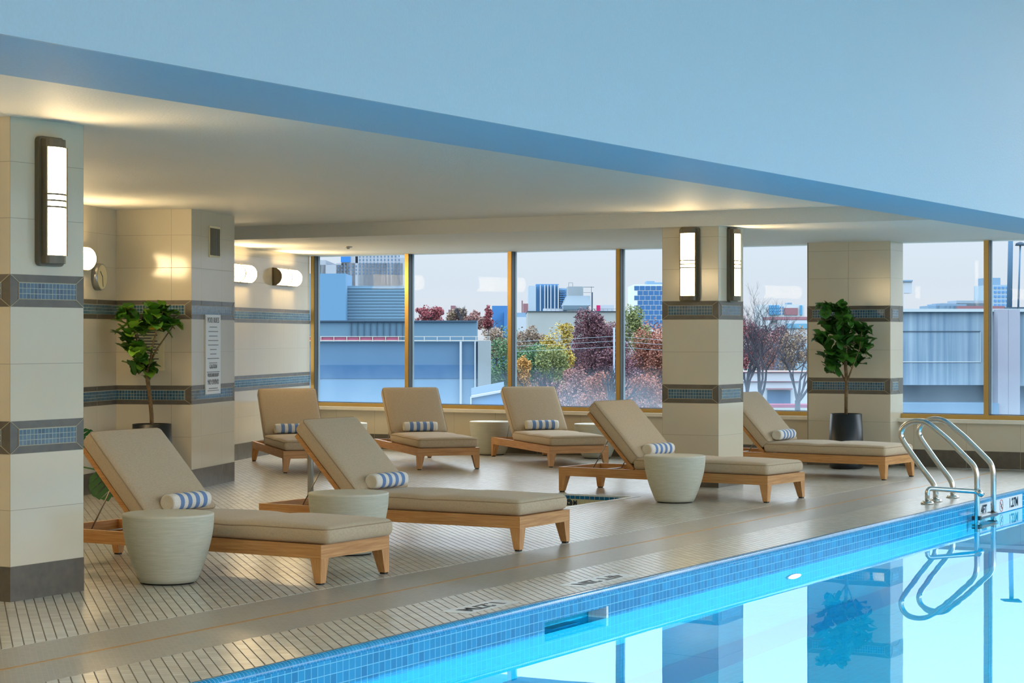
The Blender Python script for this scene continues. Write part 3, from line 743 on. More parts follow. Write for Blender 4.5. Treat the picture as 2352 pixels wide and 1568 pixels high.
def to_world(p): return Matrix.Rotation(PHI, 3, 'Z') @ Vector(p)
for px, py, lab in ((654, 637, 'half-round lit wall lamp nearest the corner window'), (545, 627, 'half-round lit wall lamp half hidden by the tiled block')):
    p = left_pt(px-4, py, v=-7.6); p.x = -7.6
    drum_sconce('drum_sconce', lab, to_world(p), PHI+PI/2)
p = left_pt(148, 590, v=-7.3); drum_sconce('drum_sconce', 'half-round lit wall lamp peeking out behind the near pillar above the clock', to_world(p), PHI+PI/2)
for u in (14.0, 10.5, 7.0, 4.0): drum_sconce('drum_sconce', 'half-round fill lamp added on the left wall, hidden behind the near pillar', to_world((-7.3, u, 2.2)), PHI+PI/2)  # hidden lamps added for more warm light
for x in (-18., -15.5, -13., -10.5, -6.4, -4., -1., 2.): drum_sconce('drum_sconce', 'unseen half-round fill lamp added on the rear wall opposite the windows', (x, -3., 2.2), PI)  # unseen row added to warm the room from behind
# ------------------------------------------------------------------ things on the walls
p = left_pt(221, 636, v=-7.3); e = empty('wall_clock', to_world(p), PHI+PI/2); tag(e, 'round steel wall clock on the tiled wall left of the fig', 'clock')
m = MB(); m.tube([(0, 0, 0), (0, -.06, 0)], .125, 40); m.build('case', M['satin'], e)
m = MB(); m.tube([(0, -.06, 0), (0, -.0615, 0)], .112, 40); m.build('dial', M['sign_cream'], e)
m = MB(); m.bar((0, -.064, 0), (-.055, -.064, .05), .008, .003, 0, (0, 1, 0)); m.bar((0, -.064, 0), (.012, -.064, -.09), .006, .003, 0, (0, 1, 0)); m.build('hand', M['ink'], e)
# rules sign on the block face
a = left_pt(470, 722, v=-6.55); b = left_pt(504, 903, v=-6.55)
e = empty('rules_sign', to_world((-6.55, (a.y+b.y)/2, (a.z+b.z)/2)), PHI+PI/2); tag(e, 'tall white sign of pool rules on the tiled block', 'sign')
w = abs(b.y-a.y)/2; h = (a.z-b.z)/2
m = MB(); m.box((-w, -.012, -h), (w, 0, h)); m.build('sign_panel', M['sign_white'], e)
lettering('lettering', 'POOL RULES', .075, M['print_grey'], e, (0, -.0135, h-.055), (PI/2, 0, 0), sx=.8)
m = MB(); rnd = random.Random(3); z = h-.12
for i in range(13):
    ww = w*rnd.uniform(.4, .85); m.box((-ww, -.0135, z-.0045), (ww, -.011, z+.0045)); z -= .0435
m.build('fine_print', M['print_grey'], e)
lettering('lettering', 'CAUTION', .06, M['print_grey'], e, (0, -.0135, -h+.265), (PI/2, 0, 0), sx=.8)
lettering('lettering', 'NO LIFEGUARD ON DUTY', .045, M['print_grey'], e, (0, -.0135, -h+.185), (PI/2, 0, 0), sx=.62)
lettering('lettering', 'NO DIVING', .075, M['print_grey'], e, (0, -.0135, -h+.115), (PI/2, 0, 0), sx=.8)
m = MB(); m.box((-w*.6, -.0135, -h+.05), (w*.6, -.011, -h+.06)); m.box((-w*.75, -.0135, -h+.03), (w*.75, -.011, -h+.038)); m.build('fine_print', M['print_grey'], e)
# vent grille
a = left_pt(481, 523, v=-6.55); b = left_pt(503, 588, v=-6.55); w = abs(b.y-a.y)/2; h = (a.z-b.z)/2
e = empty('vent_grille', to_world((-6.55, (a.y+b.y)/2, (a.z+b.z)/2)), PHI+PI/2); tag(e, 'small upright vent grille high on the tiled block', 'vent')
m = MB(); m.box((-w-.02, -.008, -h-.02), (w+.02, 0, h+.02)); m.build('frame', M['sign_cream'], e)
m = MB(); m.box((-w, -.010, -h), (w, -.007, h)); m.build('backing', M['ink'], e)
m = MB()
for i in range(9): x = -w+.01+i*(2*w-.02)/8; m.box((x-.005, -.013, -h), (x+.005, -.009, h))
m.build('slat', plain('grille_slat', (150, 138, 108), .4, .3), e)
# warning sign behind the fig
a = left_pt(306, 735, u=18.352); b = left_pt(377, 851, u=18.352); w = abs(b.x-a.x)/2; h = (a.z-b.z)/2
e = empty('warning_sign', to_world(((a.x+b.x)/2, 18.352, (a.z+b.z)/2)), PHI); tag(e, 'cream warning sign with a yellow heading behind the bright fig', 'sign')
m = MB(); m.box((-w, -.01, -h), (w, 0, h)); m.build('sign_panel', M['sign_cream'], e)
m = MB(); m.box((-w+.01, -.0125, h-.09), (w-.01, -.009, h-.008)); m.build('heading_panel', M['yellow'], e)
lettering('lettering', 'WARNING', .07, M['red_ink'], e, (0, -.0135, h-.05), (PI/2, 0, 0), sx=.85)
m = MB(); z = h-.115
for i in range(11):
    ww = (2*w-.04)*rnd.uniform(.55, 1); m.box((-w+.02, -.0125, z-.004), (-w+.02+ww, -.009, z+.004)); z -= .028
m.build('fine_print', M['ink'], e)
# ceiling sprinkler
p = sight(800, 566, 1.)-Vector((0, 0, EYE)); t = (CEIL2-EYE)/p.z; p = Vector((p.x*t, p.y*t, CEIL2))
e = empty('ceiling_sprinkler', p); tag(e, 'small round sprinkler head in the ceiling above the left windows', 'sprinkler')
m = MB(); m.lathe([(.05, 0), (.045, -.012), (.02, -.014), (.015, -.03), (0, -.03)], 24, capt=False); m.build('rosette', M['satin'], e)
# ------------------------------------------------------------------ whirlpool pit
e = struct(empty('whirlpool_basin', (0, 0, 0)))
m = MB(); zb = -.9
for lo, hi in (((SX0-.1, SY1-.002, zb), (SX1+.1, SY1+.1, 0)), ((SX0-.1, SY0-.1, zb), (SX1+.1, SY0+.002, 0)), ((SX0-.1, SY0, zb), (SX0+.002, SY1, 0)), ((SX1-.002, SY0, zb), (SX1+.1, SY1, 0))):
    m.box(lo, (hi[0], hi[1], -.124))
m.box((SX0, SY0, zb), (SX1, SY1, zb+.05)); m.build('pit_shell', M['pool_shell'], e)
m = MB(); m.box((SX0, SY1-.012, -.042), (SX1, SY1-.001, -.012)); m.build('blue_course', M['spa_blue'], e)
m = MB(); m.box((SX0, SY1-.011, -.19), (SX1, SY1-.001, -.042)); m.build('cream_course', M['spa_cream'], e)
m = MB()
m.box((SX0-.01, SY1-.013, -.012), (SX1+.05, SY1+.05, .003)); m.box((SX1-.008, SY0-.05, -.03), (SX1+.05, SY1-.013, .003)); m.box((SX0-.05, SY0-.05, -.03), (SX0+.008, SY1+.05, .0028)); m.box((SX0-.01, SY0-.05, -.03), (SX1+.01, SY0+.008, .003))
m.build('coping', M['white_tile'], e)
x8 = on_y(1305, 1158, SY1-.012)
lettering('depth_lettering', '0.8', .145, M['ink'], e, (x8.x+.045, SY1-.0135, -.108), (PI/2, 0, 0), align='RIGHT', bold=.007)
xm = on_y(1321, 1155, SY1-.012)
lettering('depth_lettering', 'M', .06, M['ink'], e, (xm.x, SY1-.0135, -.079), (PI/2, 0, 0), sx=.85, bold=.003)
m = MB(); m.box((SX0, SY0, -.215), (SX1, SY1, -.21)); tag(m.build('whirlpool_water', M['water']), 'still water low in the sunken whirlpool by the second lounger', 'water', None, 'stuff')
# whirlpool handrail
e = empty('handrail', (-9.62, 13.56, 0)); tag(e, 'polished steel handrail post standing behind the second lounger', 'handrail')
m = MB(); m.tube([(0, 0, 0), (0, 0, .62), (0, .03, .70), (0, .10, .74), (0, .5, .74), (0, .60, .70), (0, .66, .6), (0, .68, .1), (0, .68, -.3)], .0245, 20); m.build('rail', M['satin'], e)
m = MB(); m.lathe([(.05, 0), (.05, .008), (.03, .02)], 24); m.build('flange', M['satin'], e)
# ------------------------------------------------------------------ pool ladder
ya, yb = 17.40, 17.89; e = empty('pool_ladder', (LIP, (ya+yb)/2, 0)); tag(e, 'polished steel pool ladder at the water edge', 'ladder')
def smooth(pts, rad, k=6):
    out = [Vector(pts[0])]
    for i in range(1, len(pts)-1):
        a, p, b = Vector(pts[i-1]), Vector(pts[i]), Vector(pts[i+1]); r = rad[i-1] if isinstance(rad, list) else rad
        u = (a-p).normalized(); v = (b-p).normalized(); d = min(r, (a-p).length*.49, (b-p).length*.49)
        s_, t_ = p+u*d, p+v*d
        for j in range(k+1): f = j/k; out.append(s_*(1-f)**2+p*2*f*(1-f)+t_*f*f)
    out.append(Vector(pts[-1])); return out
def railpts(off, y):
    P = [(2149, 1152), (2149, 1118), (2134, 1096), (2119, 1077), (2084.5, 1028.6), (2074, 1012.5), (2068.4, 998.8), (2071.8, 982.7), (2084.5, 971.2), (2105, 965.5), (2125.8, 968.9), (2141.9, 979.2), (2178.6, 1010.2), (2224.6, 1056.2), (2238, 1070), (2244, 1090)]
    X = []
    for px, py in P: c = on_y(px, py, ya); X.append((c.x-LIP, y, c.z))
    X[0] = (X[0][0], y, 0.); X[1] = (X[0][0], y, X[1][2])
    xv = X[-1][0]; X = X+[(xv, y, -.95)]
    return smooth(X, .05, 4)
for y, nm in ((ya, 0), (yb, 1)):
    yy = y-(ya+yb)/2
    m = MB(); pts = railpts(0, yy); m.tube(pts, .0242, 20); rl = m.build('rail', M['steel'], e)
    m = MB(); m.lathe([(.058, 0), (.058, .012), (.048, .022), (.03, .026)], 28, (pts[0].x, yy)); m.build('flange', M['steel'], rl)
xv = pts[-1].x; yA = ya-(ya+yb)/2; yB = -yA
f0 = on_y(2130, 1158, 17.12); fx = f0.x-LIP; fy = 17.12-(ya+yb)/2
m = MB(); m.tube(smooth([(fx, fy, 0), (fx, fy, .135), (xv-.015, yA-.025, .105), (xv+.03, yA-.02, .095)], [.04, .012], 5), .021, 18)
m.tube([(xv+.015, yA-.03, .112), (xv+.055, yA-.01, .07)], .023, 18); br_ = m.build('crossbar', M['steel'], e)
m = MB(); m.lathe([(.058, 0), (.058, .012), (.046, .024), (.028, .028)], 28, (fx, fy)); m.build('flange', M['steel'], br_)
for z in (-.115, -.40, -.68):
    m = MB(); m.box((xv-.055, yA+.0, z-.022), (xv+.045, yB, z)); st_ = m.build('step', M['satin'], e)
    for q0, q1 in ((yA-.02, yA+.05), (yB-.05, yB+.02)):
        m = MB(); m.box((xv-.04, q0, z-.030), (xv+.03, q1, z+.004)); m.build('step_bracket', M['gasket'], st_)
# ------------------------------------------------------------------ depth markers
y0, y1 = on_x(2247, 1160, LIP).y, on_x(2347, 1160, LIP).y
e = empty('depth_marker', (LIP, (y0+y1)/2, -.097)); tag(e, 'white depth tile in the pool wall behind the ladder', 'depth marker')
hw = (y1-y0)/2
m = MB(); m.box((0, -hw, -.062), (.004, hw, .062)); m.build('tile_panel', M['white_tile'], e)
for txt, px, s_, sx in (('4FT', 2259, .11, 1.), ('2', 2278, .11, 1.), ('1.27M', 2327, .115, 1.05)):
    yc = on_x(px, 1160, LIP).y-(y0+y1)/2; lettering('lettering', txt, s_, M['ink'], e, (.0045, yc, 0), (PI/2, 0, PI/2), .001, sx=sx, bold=.004)
yc = on_x(2299, 1160, LIP).y-(y0+y1)/2
m = MB(); n = 28
for j in range(n):
    a0, a1 = 2*PI*j/n, 2*PI*(j+1)/n; m.hexa([(x, yc+r*math.cos(a)*1.0, r*math.sin(a)) for x in (.003, .0055) for r, a in ((.050, a0), (.056, a0), (.056, a1), (.050, a1))])
m.bar((.005, yc-.038, .036), (.005, yc+.038, -.036), .007, .003, 0, (1, 0, 0)); m.build('ring_and_slash', M['red_ink'], e)
m = MB(); m.bar((.0042, yc-.02, -.01), (.0042, yc+.025, .012), .010, .002, 0, (1, 0, 0)); m.bar((.0042, yc+.01, .005), (.0042, yc+.0, -.03), .008, .002, 0, (1, 0, 0)); m.build('diver', M['ink'], e)
def deck_marker(ya_, yb_, text, label, size):
    c = (ya_+yb_)/2; e = empty('deck_depth_marker', (-5.575, c, 0)); tag(e, label, 'depth marker', 'white depth tiles in the deck')
    m = MB(); m.box((-.085, -(yb_-ya_)/2, -.002), (.085, (yb_-ya_)/2, .0012)); m.build('tile_panel', M['white_tile'], e)
    lettering('lettering', text, size, M['ink_grey'], e, (0, 0, .0017), (0, 0, -PI/2), .0008, sx=1.25, bold=.004); return e
deck_marker(9.15, 9.72, '1.27M', 'white deck depth tile nearest the camera reading 1.27M', .13)
deck_marker(10.45, 11.15, '4FT 2IN', 'white deck depth tile further along the pool edge above the skimmer', .13)
# ------------------------------------------------------------------ outside: ground, buildings, trees
GZ = -11.5
m = MB(); m.quad((-900, 26, GZ), (300, 26, GZ), (300, 1500, GZ), (-900, 1500, GZ)); struct(m.build('ground', plain('ground', (96, 104, 100), .9, 0, .1, .2, .05)))
m = MB(); m.box((-40, 22.4, -14), (12, 24.5, -1.)); struct(m.build('roof_ledge', plain('roof_ledge', (120, 140, 160), .8)))
def px2(px, t): return (px-1176)/FPX*t
def pz(py, t): return EYE-(py-HORIZ)/FPX*t
def building(name, label, t, group=None):
    e = empty(name, tuple(F3*t), YAW); tag(e, label, 'building', group); return e     # local x to the right, y away, z up
def blk(m, t, x0, x1, ytop, ybot, d0=0., dep=20., mi=0):
    m.box((px2(x0, t), d0, pz(ybot, t)), (px2(x1, t), d0+dep, pz(ytop, t)), mi)
def part(e, name, mt, t, *rects, d0=0., dep=20.):
    m = MB()
    for r in rects: blk(m, t, *r, d0=d0, dep=dep)
    return m.build(name, mt, e)
DIM = .80      # outdoor colours have haze painted in, darkened to offset the bright sky
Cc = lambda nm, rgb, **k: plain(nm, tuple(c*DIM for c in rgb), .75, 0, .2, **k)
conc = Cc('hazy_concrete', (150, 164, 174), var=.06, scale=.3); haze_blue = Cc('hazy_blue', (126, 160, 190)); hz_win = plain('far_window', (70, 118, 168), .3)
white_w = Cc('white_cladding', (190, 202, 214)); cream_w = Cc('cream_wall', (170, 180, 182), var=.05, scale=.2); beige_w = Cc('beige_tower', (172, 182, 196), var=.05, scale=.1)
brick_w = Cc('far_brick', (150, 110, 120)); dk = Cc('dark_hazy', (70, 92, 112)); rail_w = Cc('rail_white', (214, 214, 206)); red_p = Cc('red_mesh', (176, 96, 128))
def windows(e, t, xs, ys, w, h, mt=None, d=-.15, nm='window'):
    m = MB(); m.box((0, d, -pz(0, t)*0-h*t/FPX), (w*t/FPX, .2, 0)); first = None
    for y in ys:
        for x in xs:
            if first is None: o = first = m.build(nm, mt or hz_win, e)
            else: o = first.copy(); C.objects.link(o); o.parent = e
            o.location = (px2(x, t), 0, pz(y, t))
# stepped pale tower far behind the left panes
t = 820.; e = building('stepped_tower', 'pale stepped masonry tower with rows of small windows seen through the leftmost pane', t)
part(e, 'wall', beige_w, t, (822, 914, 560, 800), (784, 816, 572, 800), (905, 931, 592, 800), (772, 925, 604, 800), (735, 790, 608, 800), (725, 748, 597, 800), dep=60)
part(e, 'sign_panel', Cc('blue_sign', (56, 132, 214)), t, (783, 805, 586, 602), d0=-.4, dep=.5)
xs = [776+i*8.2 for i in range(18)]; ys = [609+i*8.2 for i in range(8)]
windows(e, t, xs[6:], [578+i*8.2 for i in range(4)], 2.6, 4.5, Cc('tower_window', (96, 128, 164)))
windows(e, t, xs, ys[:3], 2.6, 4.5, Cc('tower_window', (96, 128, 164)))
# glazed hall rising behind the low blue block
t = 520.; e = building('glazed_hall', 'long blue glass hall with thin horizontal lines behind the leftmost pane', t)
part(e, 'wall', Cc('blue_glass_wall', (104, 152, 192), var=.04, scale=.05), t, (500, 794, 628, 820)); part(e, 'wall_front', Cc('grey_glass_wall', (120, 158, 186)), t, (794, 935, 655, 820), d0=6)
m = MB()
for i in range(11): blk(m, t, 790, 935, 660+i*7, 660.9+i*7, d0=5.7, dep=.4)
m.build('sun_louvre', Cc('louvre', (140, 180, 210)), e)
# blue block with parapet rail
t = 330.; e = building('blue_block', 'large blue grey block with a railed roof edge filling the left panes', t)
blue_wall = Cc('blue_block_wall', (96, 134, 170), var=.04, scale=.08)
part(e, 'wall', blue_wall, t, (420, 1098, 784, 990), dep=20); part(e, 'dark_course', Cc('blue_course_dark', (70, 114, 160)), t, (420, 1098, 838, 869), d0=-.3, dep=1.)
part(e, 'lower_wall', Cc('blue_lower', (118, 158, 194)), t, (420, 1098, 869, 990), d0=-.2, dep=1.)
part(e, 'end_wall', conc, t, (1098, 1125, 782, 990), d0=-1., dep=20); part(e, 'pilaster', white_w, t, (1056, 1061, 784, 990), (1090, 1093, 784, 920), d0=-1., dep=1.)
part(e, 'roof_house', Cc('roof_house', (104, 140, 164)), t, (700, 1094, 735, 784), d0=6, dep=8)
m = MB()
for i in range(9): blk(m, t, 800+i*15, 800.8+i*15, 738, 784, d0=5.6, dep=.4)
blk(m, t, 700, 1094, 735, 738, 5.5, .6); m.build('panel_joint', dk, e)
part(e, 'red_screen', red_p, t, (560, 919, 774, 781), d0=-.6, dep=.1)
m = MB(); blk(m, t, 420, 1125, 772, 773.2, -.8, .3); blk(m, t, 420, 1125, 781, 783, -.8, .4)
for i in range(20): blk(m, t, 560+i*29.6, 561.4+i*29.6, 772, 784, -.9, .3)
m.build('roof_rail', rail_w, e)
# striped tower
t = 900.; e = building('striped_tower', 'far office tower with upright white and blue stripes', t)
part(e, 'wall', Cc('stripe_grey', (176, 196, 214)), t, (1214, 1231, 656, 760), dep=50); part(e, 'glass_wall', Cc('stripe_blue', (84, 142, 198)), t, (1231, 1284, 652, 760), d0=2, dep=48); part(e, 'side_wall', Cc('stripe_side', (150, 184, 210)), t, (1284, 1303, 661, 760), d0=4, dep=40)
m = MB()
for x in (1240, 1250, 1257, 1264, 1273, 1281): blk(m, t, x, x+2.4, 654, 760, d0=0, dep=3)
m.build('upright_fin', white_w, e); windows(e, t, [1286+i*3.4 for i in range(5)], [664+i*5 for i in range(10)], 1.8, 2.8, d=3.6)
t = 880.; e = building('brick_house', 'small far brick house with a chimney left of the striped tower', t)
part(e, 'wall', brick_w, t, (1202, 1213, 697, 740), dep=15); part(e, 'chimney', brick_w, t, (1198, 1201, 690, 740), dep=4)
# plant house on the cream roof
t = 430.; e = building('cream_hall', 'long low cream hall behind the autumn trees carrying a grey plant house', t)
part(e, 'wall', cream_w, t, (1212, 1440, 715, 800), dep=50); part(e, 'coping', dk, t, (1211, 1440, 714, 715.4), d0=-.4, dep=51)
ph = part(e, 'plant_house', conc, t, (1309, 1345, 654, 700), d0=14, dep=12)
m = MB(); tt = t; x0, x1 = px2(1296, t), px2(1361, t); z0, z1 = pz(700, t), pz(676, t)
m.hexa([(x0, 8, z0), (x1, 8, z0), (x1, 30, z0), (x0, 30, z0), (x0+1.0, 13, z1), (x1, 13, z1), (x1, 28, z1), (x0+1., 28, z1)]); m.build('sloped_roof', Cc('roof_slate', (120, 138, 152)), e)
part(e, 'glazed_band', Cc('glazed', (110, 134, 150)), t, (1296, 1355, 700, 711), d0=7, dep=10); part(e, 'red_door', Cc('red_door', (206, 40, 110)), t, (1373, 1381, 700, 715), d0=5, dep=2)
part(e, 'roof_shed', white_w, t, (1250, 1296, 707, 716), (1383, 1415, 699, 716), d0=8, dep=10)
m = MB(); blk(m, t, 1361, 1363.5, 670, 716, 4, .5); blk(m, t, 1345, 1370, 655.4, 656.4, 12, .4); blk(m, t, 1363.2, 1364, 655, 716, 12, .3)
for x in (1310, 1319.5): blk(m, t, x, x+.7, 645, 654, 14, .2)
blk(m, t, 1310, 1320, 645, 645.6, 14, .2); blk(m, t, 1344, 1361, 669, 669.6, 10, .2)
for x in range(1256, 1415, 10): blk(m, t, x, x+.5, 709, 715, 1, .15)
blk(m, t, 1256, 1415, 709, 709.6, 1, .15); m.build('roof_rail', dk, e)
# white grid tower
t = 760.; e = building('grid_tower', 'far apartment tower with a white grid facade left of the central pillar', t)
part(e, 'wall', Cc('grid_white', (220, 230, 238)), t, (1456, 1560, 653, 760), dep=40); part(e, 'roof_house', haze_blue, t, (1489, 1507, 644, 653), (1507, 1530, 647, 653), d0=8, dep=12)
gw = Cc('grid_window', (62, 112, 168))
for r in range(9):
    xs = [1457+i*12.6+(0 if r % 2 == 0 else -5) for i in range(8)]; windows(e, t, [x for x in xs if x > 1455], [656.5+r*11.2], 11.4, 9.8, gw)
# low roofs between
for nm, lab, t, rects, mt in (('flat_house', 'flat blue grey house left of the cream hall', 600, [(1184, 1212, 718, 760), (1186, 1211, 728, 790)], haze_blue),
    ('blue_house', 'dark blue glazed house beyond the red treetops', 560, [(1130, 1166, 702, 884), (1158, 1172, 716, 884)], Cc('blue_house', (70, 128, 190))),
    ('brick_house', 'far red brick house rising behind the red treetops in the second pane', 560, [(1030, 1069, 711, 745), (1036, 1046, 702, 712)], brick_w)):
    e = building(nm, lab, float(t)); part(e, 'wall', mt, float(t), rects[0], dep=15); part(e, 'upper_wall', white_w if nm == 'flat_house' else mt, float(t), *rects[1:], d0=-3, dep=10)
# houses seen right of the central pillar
t = 620.; e = building('apartment_block', 'white and blue apartment block beyond the bare trees', t)
part(e, 'wall', Cc('apt_wall', (196, 208, 216)), t, (1750, 1848, 699, 760), dep=20); part(e, 'blue_bay', Cc('blue_bay', (84, 156, 204)), t, (1766, 1789, 701, 723), (1837, 1842, 701, 723), d0=-.6, dep=2); part(e, 'brick_bay', brick_w, t, (1801, 1832, 707, 723), d0=-.4, dep=2); part(e, 'roof_house', haze_blue, t, (1808, 1819, 695, 699), dep=5)
windows(e, t, [1768+i*5 for i in range(5)], [704, 711, 717.5], 2.2, 3.4, Cc('apt_win', (120, 176, 216)), -.8); windows(e, t, [1791, 1797], [704, 711, 718], 2.6, 3.6, None, -.3)
t = 450.; e = building('low_hall', 'low white hall with a teal window band beyond the bare trees', t)
part(e, 'wall', white_w, t, (1790, 1900, 735, 790), dep=20); part(e, 'window_band', Cc('teal_band', (110, 168, 200)), t, (1806, 1900, 743, 754), d0=-.4, dep=1); part(e, 'red_roof', brick_w, t, (1770, 1900, 727, 734), d0=3, dep=12)
t = 400.; e = building('tall_house', 'pale house end partly hidden by branches, left of the window pilaster', t); part(e, 'wall', Cc('grey_house', (150, 176, 196)), t, (1831, 1900, 780, 880), dep=12); part(e, 'lower_wall', Cc('brown_house', (104, 112, 132)), t, (1778, 1831, 790, 870), d0=4, dep=8)
t = 250.; e = building('white_shed', 'long white shed with a dark gate behind the bare trees', t)
part(e, 'wall', white_w, t, (1640, 1900, 854, 930), dep=10); part(e, 'gate', Cc('dark_gate', (44, 84, 128)), t, (1762, 1815, 897, 930), d0=-.3, dep=1); part(e, 'canopy', brick_w, t, (1760, 1818, 891, 894), d0=-1., dep=1.4); part(e, 'trim_line', brick_w, t, (1640, 1900, 853, 854.6), (1640, 1835, 875, 876.2), d0=-.3, dep=1)
part(e, 'red_kerb', Cc('red_kerb', (150, 66, 100)), t, (1640, 1900, 924, 931), d0=-8, dep=4)
# parking structure close by on the right
t = 46.; e = building('parking_structure', 'stained concrete parking structure filling the right hand panes', t)
def stained():
    a = N('stained_concrete'); n1 = a.noise(a.coord('Object', (2.2, 2.2, .05)), 2.4, 5, .65); n2 = a.noise(a.coord('Object'), .8, 4)
    f = a.math('ADD', a.math('MULTIPLY', n1, .75), a.math('MULTIPLY', n2, .25)); r = a.n('ShaderNodeMapRange'); a.l(f, r.inputs[0]); r.inputs[1].default_value = .36; r.inputs[2].default_value = .64
    a.bsdf(a.mix(r.outputs[0], s2l((82, 108, 132)), s2l((124, 146, 162))), .85, 0, .2); return a.m
sc = stained()
part(e, 'upper_wall', sc, t, (1985, 2280, 716, 884), dep=3); part(e, 'coping', Cc('coping_pale', (184, 202, 212)), t, (1985, 2420, 709, 716), d0=-.12, dep=3.2)
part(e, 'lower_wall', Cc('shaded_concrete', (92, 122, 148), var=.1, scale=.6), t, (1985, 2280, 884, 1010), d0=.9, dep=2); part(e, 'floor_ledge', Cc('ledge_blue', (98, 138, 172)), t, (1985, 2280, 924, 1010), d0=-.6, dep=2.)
part(e, 'panel_groove', dk, t, (1985, 2252, 760, 761.6), d0=-.02, dep=.05); part(e, 'panel_groove', Cc('groove_light', (205, 220, 228)), t, (1985, 2252, 830, 831.6), (2251, 2252, 761, 831), d0=-.02, dep=.05)
part(e, 'pier', Cc('pier_concrete', (158, 166, 184), var=.08, scale=.7), t, (2280, 2303.4, 711, 1010), (2304, 2330, 711, 1010), d0=-.5, dep=3); part(e, 'pier_joint', dk, t, (2303.3, 2304.1, 711, 1010), d0=-.45, dep=1.)
part(e, 'right_wall', sc, t, (2330, 2480, 716, 886), dep=3); part(e, 'right_lower', Cc('right_lower', (112, 142, 178)), t, (2330, 2480, 886, 1010), d0=.6, dep=2)
t = 60.; e = empty('roof_box', tuple(F3*t), YAW); tag(e, 'pale metal box on a post above the parking wall beside the pilaster', 'box')
part(e, 'box_body', white_w, t, (2050, 2095, 645, 673), dep=.6); part(e, 'post', white_w, t, (2066, 2076, 673, 716), dep=.2); part(e, 'cap', haze_blue, t, (2050, 2096, 643, 646.5), d0=-.05, dep=.7)
t = 640.; e = building('hospital_tower', 'far grey office tower with square windows between the lamp posts', t)
part(e, 'wall', Cc('hosp', (160, 188, 210)), t, (2270, 2318, 654, 760), dep=20); part(e, 'roof_drum', haze_blue, t, (2270, 2305, 637, 654), d0=4, dep=10); windows(e, t, [2283+i*9 for i in range(4)], [658+i*10 for i in range(6)], 6, 5)
t = 560.; e = building('flat_roofs', 'low grey roofs in steps beyond the parking wall', t)
part(e, 'wall', haze_blue, t, (2132, 2200, 702, 740), (2150, 2220, 698, 740), dep=12); part(e, 'upper_wall', Cc('roof_grey', (150, 172, 192)), t, (2185, 2300, 694, 740), (2222, 2300, 688, 740), d0=14, dep=12); part(e, 'brick_wall', brick_w, t, (2195, 2300, 703, 740), d0=-4, dep=3)
for px, w, y0, nm, lab, t in ((2327.5, 11, 440, 'street_light_pole', 'thick steel light pole standing on the parking deck', 55.), (2348, 4, 556, 'lamp_post', 'thin lamp post at the right edge on the parking deck', 55.)):
    e = empty(nm, tuple(F3*t), YAW); tag(e, lab, 'lamp post'); r = w*t/FPX/2
    m = MB(); m.tube([(px2(px-3, t), .3, pz(712, t)), (px2(px+2, t), .3, pz(y0, t))], [r*1.15, r*.95], 14); m.build('pole', Cc('pole_blue', (96, 134, 168)), e)
    m = MB(); m.box((px2(px-9, t), .0, pz(713, t)), (px2(px+9, t), .6, pz(705, t))); m.build('base_block', dk, e)
    m = MB()
    if nm == 'lamp_post': m.lathe([(.14, pz(563, t)), (.12, pz(557, t)), (.02, pz(554, t))], 20, (px2(px+2, t), .3))
    else: m.box((px2(px-20, t), .1, pz(440, t)), (px2(px+22, t), .5, pz(436, t)))
    m.build('lamp_head', dk, e)
# ramp with parapet below the trees
t = 200.; e = empty('concrete_ramp', tuple(F3*t), YAW); tag(e, 'white edged concrete ramp rising below the green trees', 'ramp')
def slant(m, x0, ya0, yb0, x1, ya1, yb1, d0, dep):
    P = [(px2(x0, t), d0, pz(yb0, t)), (px2(x1, t), d0, pz(yb1, t)), (px2(x1, t), d0+dep, pz(yb1, t)), (px2(x0, t), d0+dep, pz(yb0, t)), (px2(x0, t), d0, pz(ya0, t)), (px2(x1, t), d0, pz(ya1, t)), (px2(x1, t), d0+dep, pz(ya1, t)), (px2(x0, t), d0+dep, pz(ya0, t))]; m.hexa(P)
m = MB(); slant(m, 1081, 893, 910, 1157, 878, 896, 3, .4); m.build('back_parapet', Cc('ramp_back', (150, 180, 216)), e)
m = MB(); slant(m, 1082, 909, 914, 1170, 893, 898, 0, 1.5); slant(m, 1080, 912, 960, 1083, 912, 960, 0, 1.5); m.build('white_edge', white_w, e)
m = MB(); slant(m, 1083, 914, 965, 1170, 898, 965, .4, 1.); m.build('front_wall', Cc('ramp_front', (92, 140, 192), var=.1, scale=.3), e)
# utility pole with three wires
t = 230.; e = empty('utility_pole', tuple(F3*t), YAW); tag(e, 'pale utility pole with three thin wires in front of the autumn trees', 'utility pole')
m = MB(); m.tube([(px2(1410, t), 0, GZ), (px2(1410.5, t), 0, pz(752, t))], .1, 10); m.build('pole', Cc('pole_pale', (150, 172, 200)), e)
for y in (772, 783, 796):
    m = MB(); m.tube([(px2(1180, t), 10, pz(y+13, t)), (px2(1300, t), 5, pz(y+7, t)), (px2(1410, t), 0, pz(y, t)), (px2(1530, t), 4, pz(y+9, t)), (px2(1640, t), 8, pz(y+20, t))], .02, 5, 0, False); m.build('wire', Cc('wire', (170, 190, 205)), e)
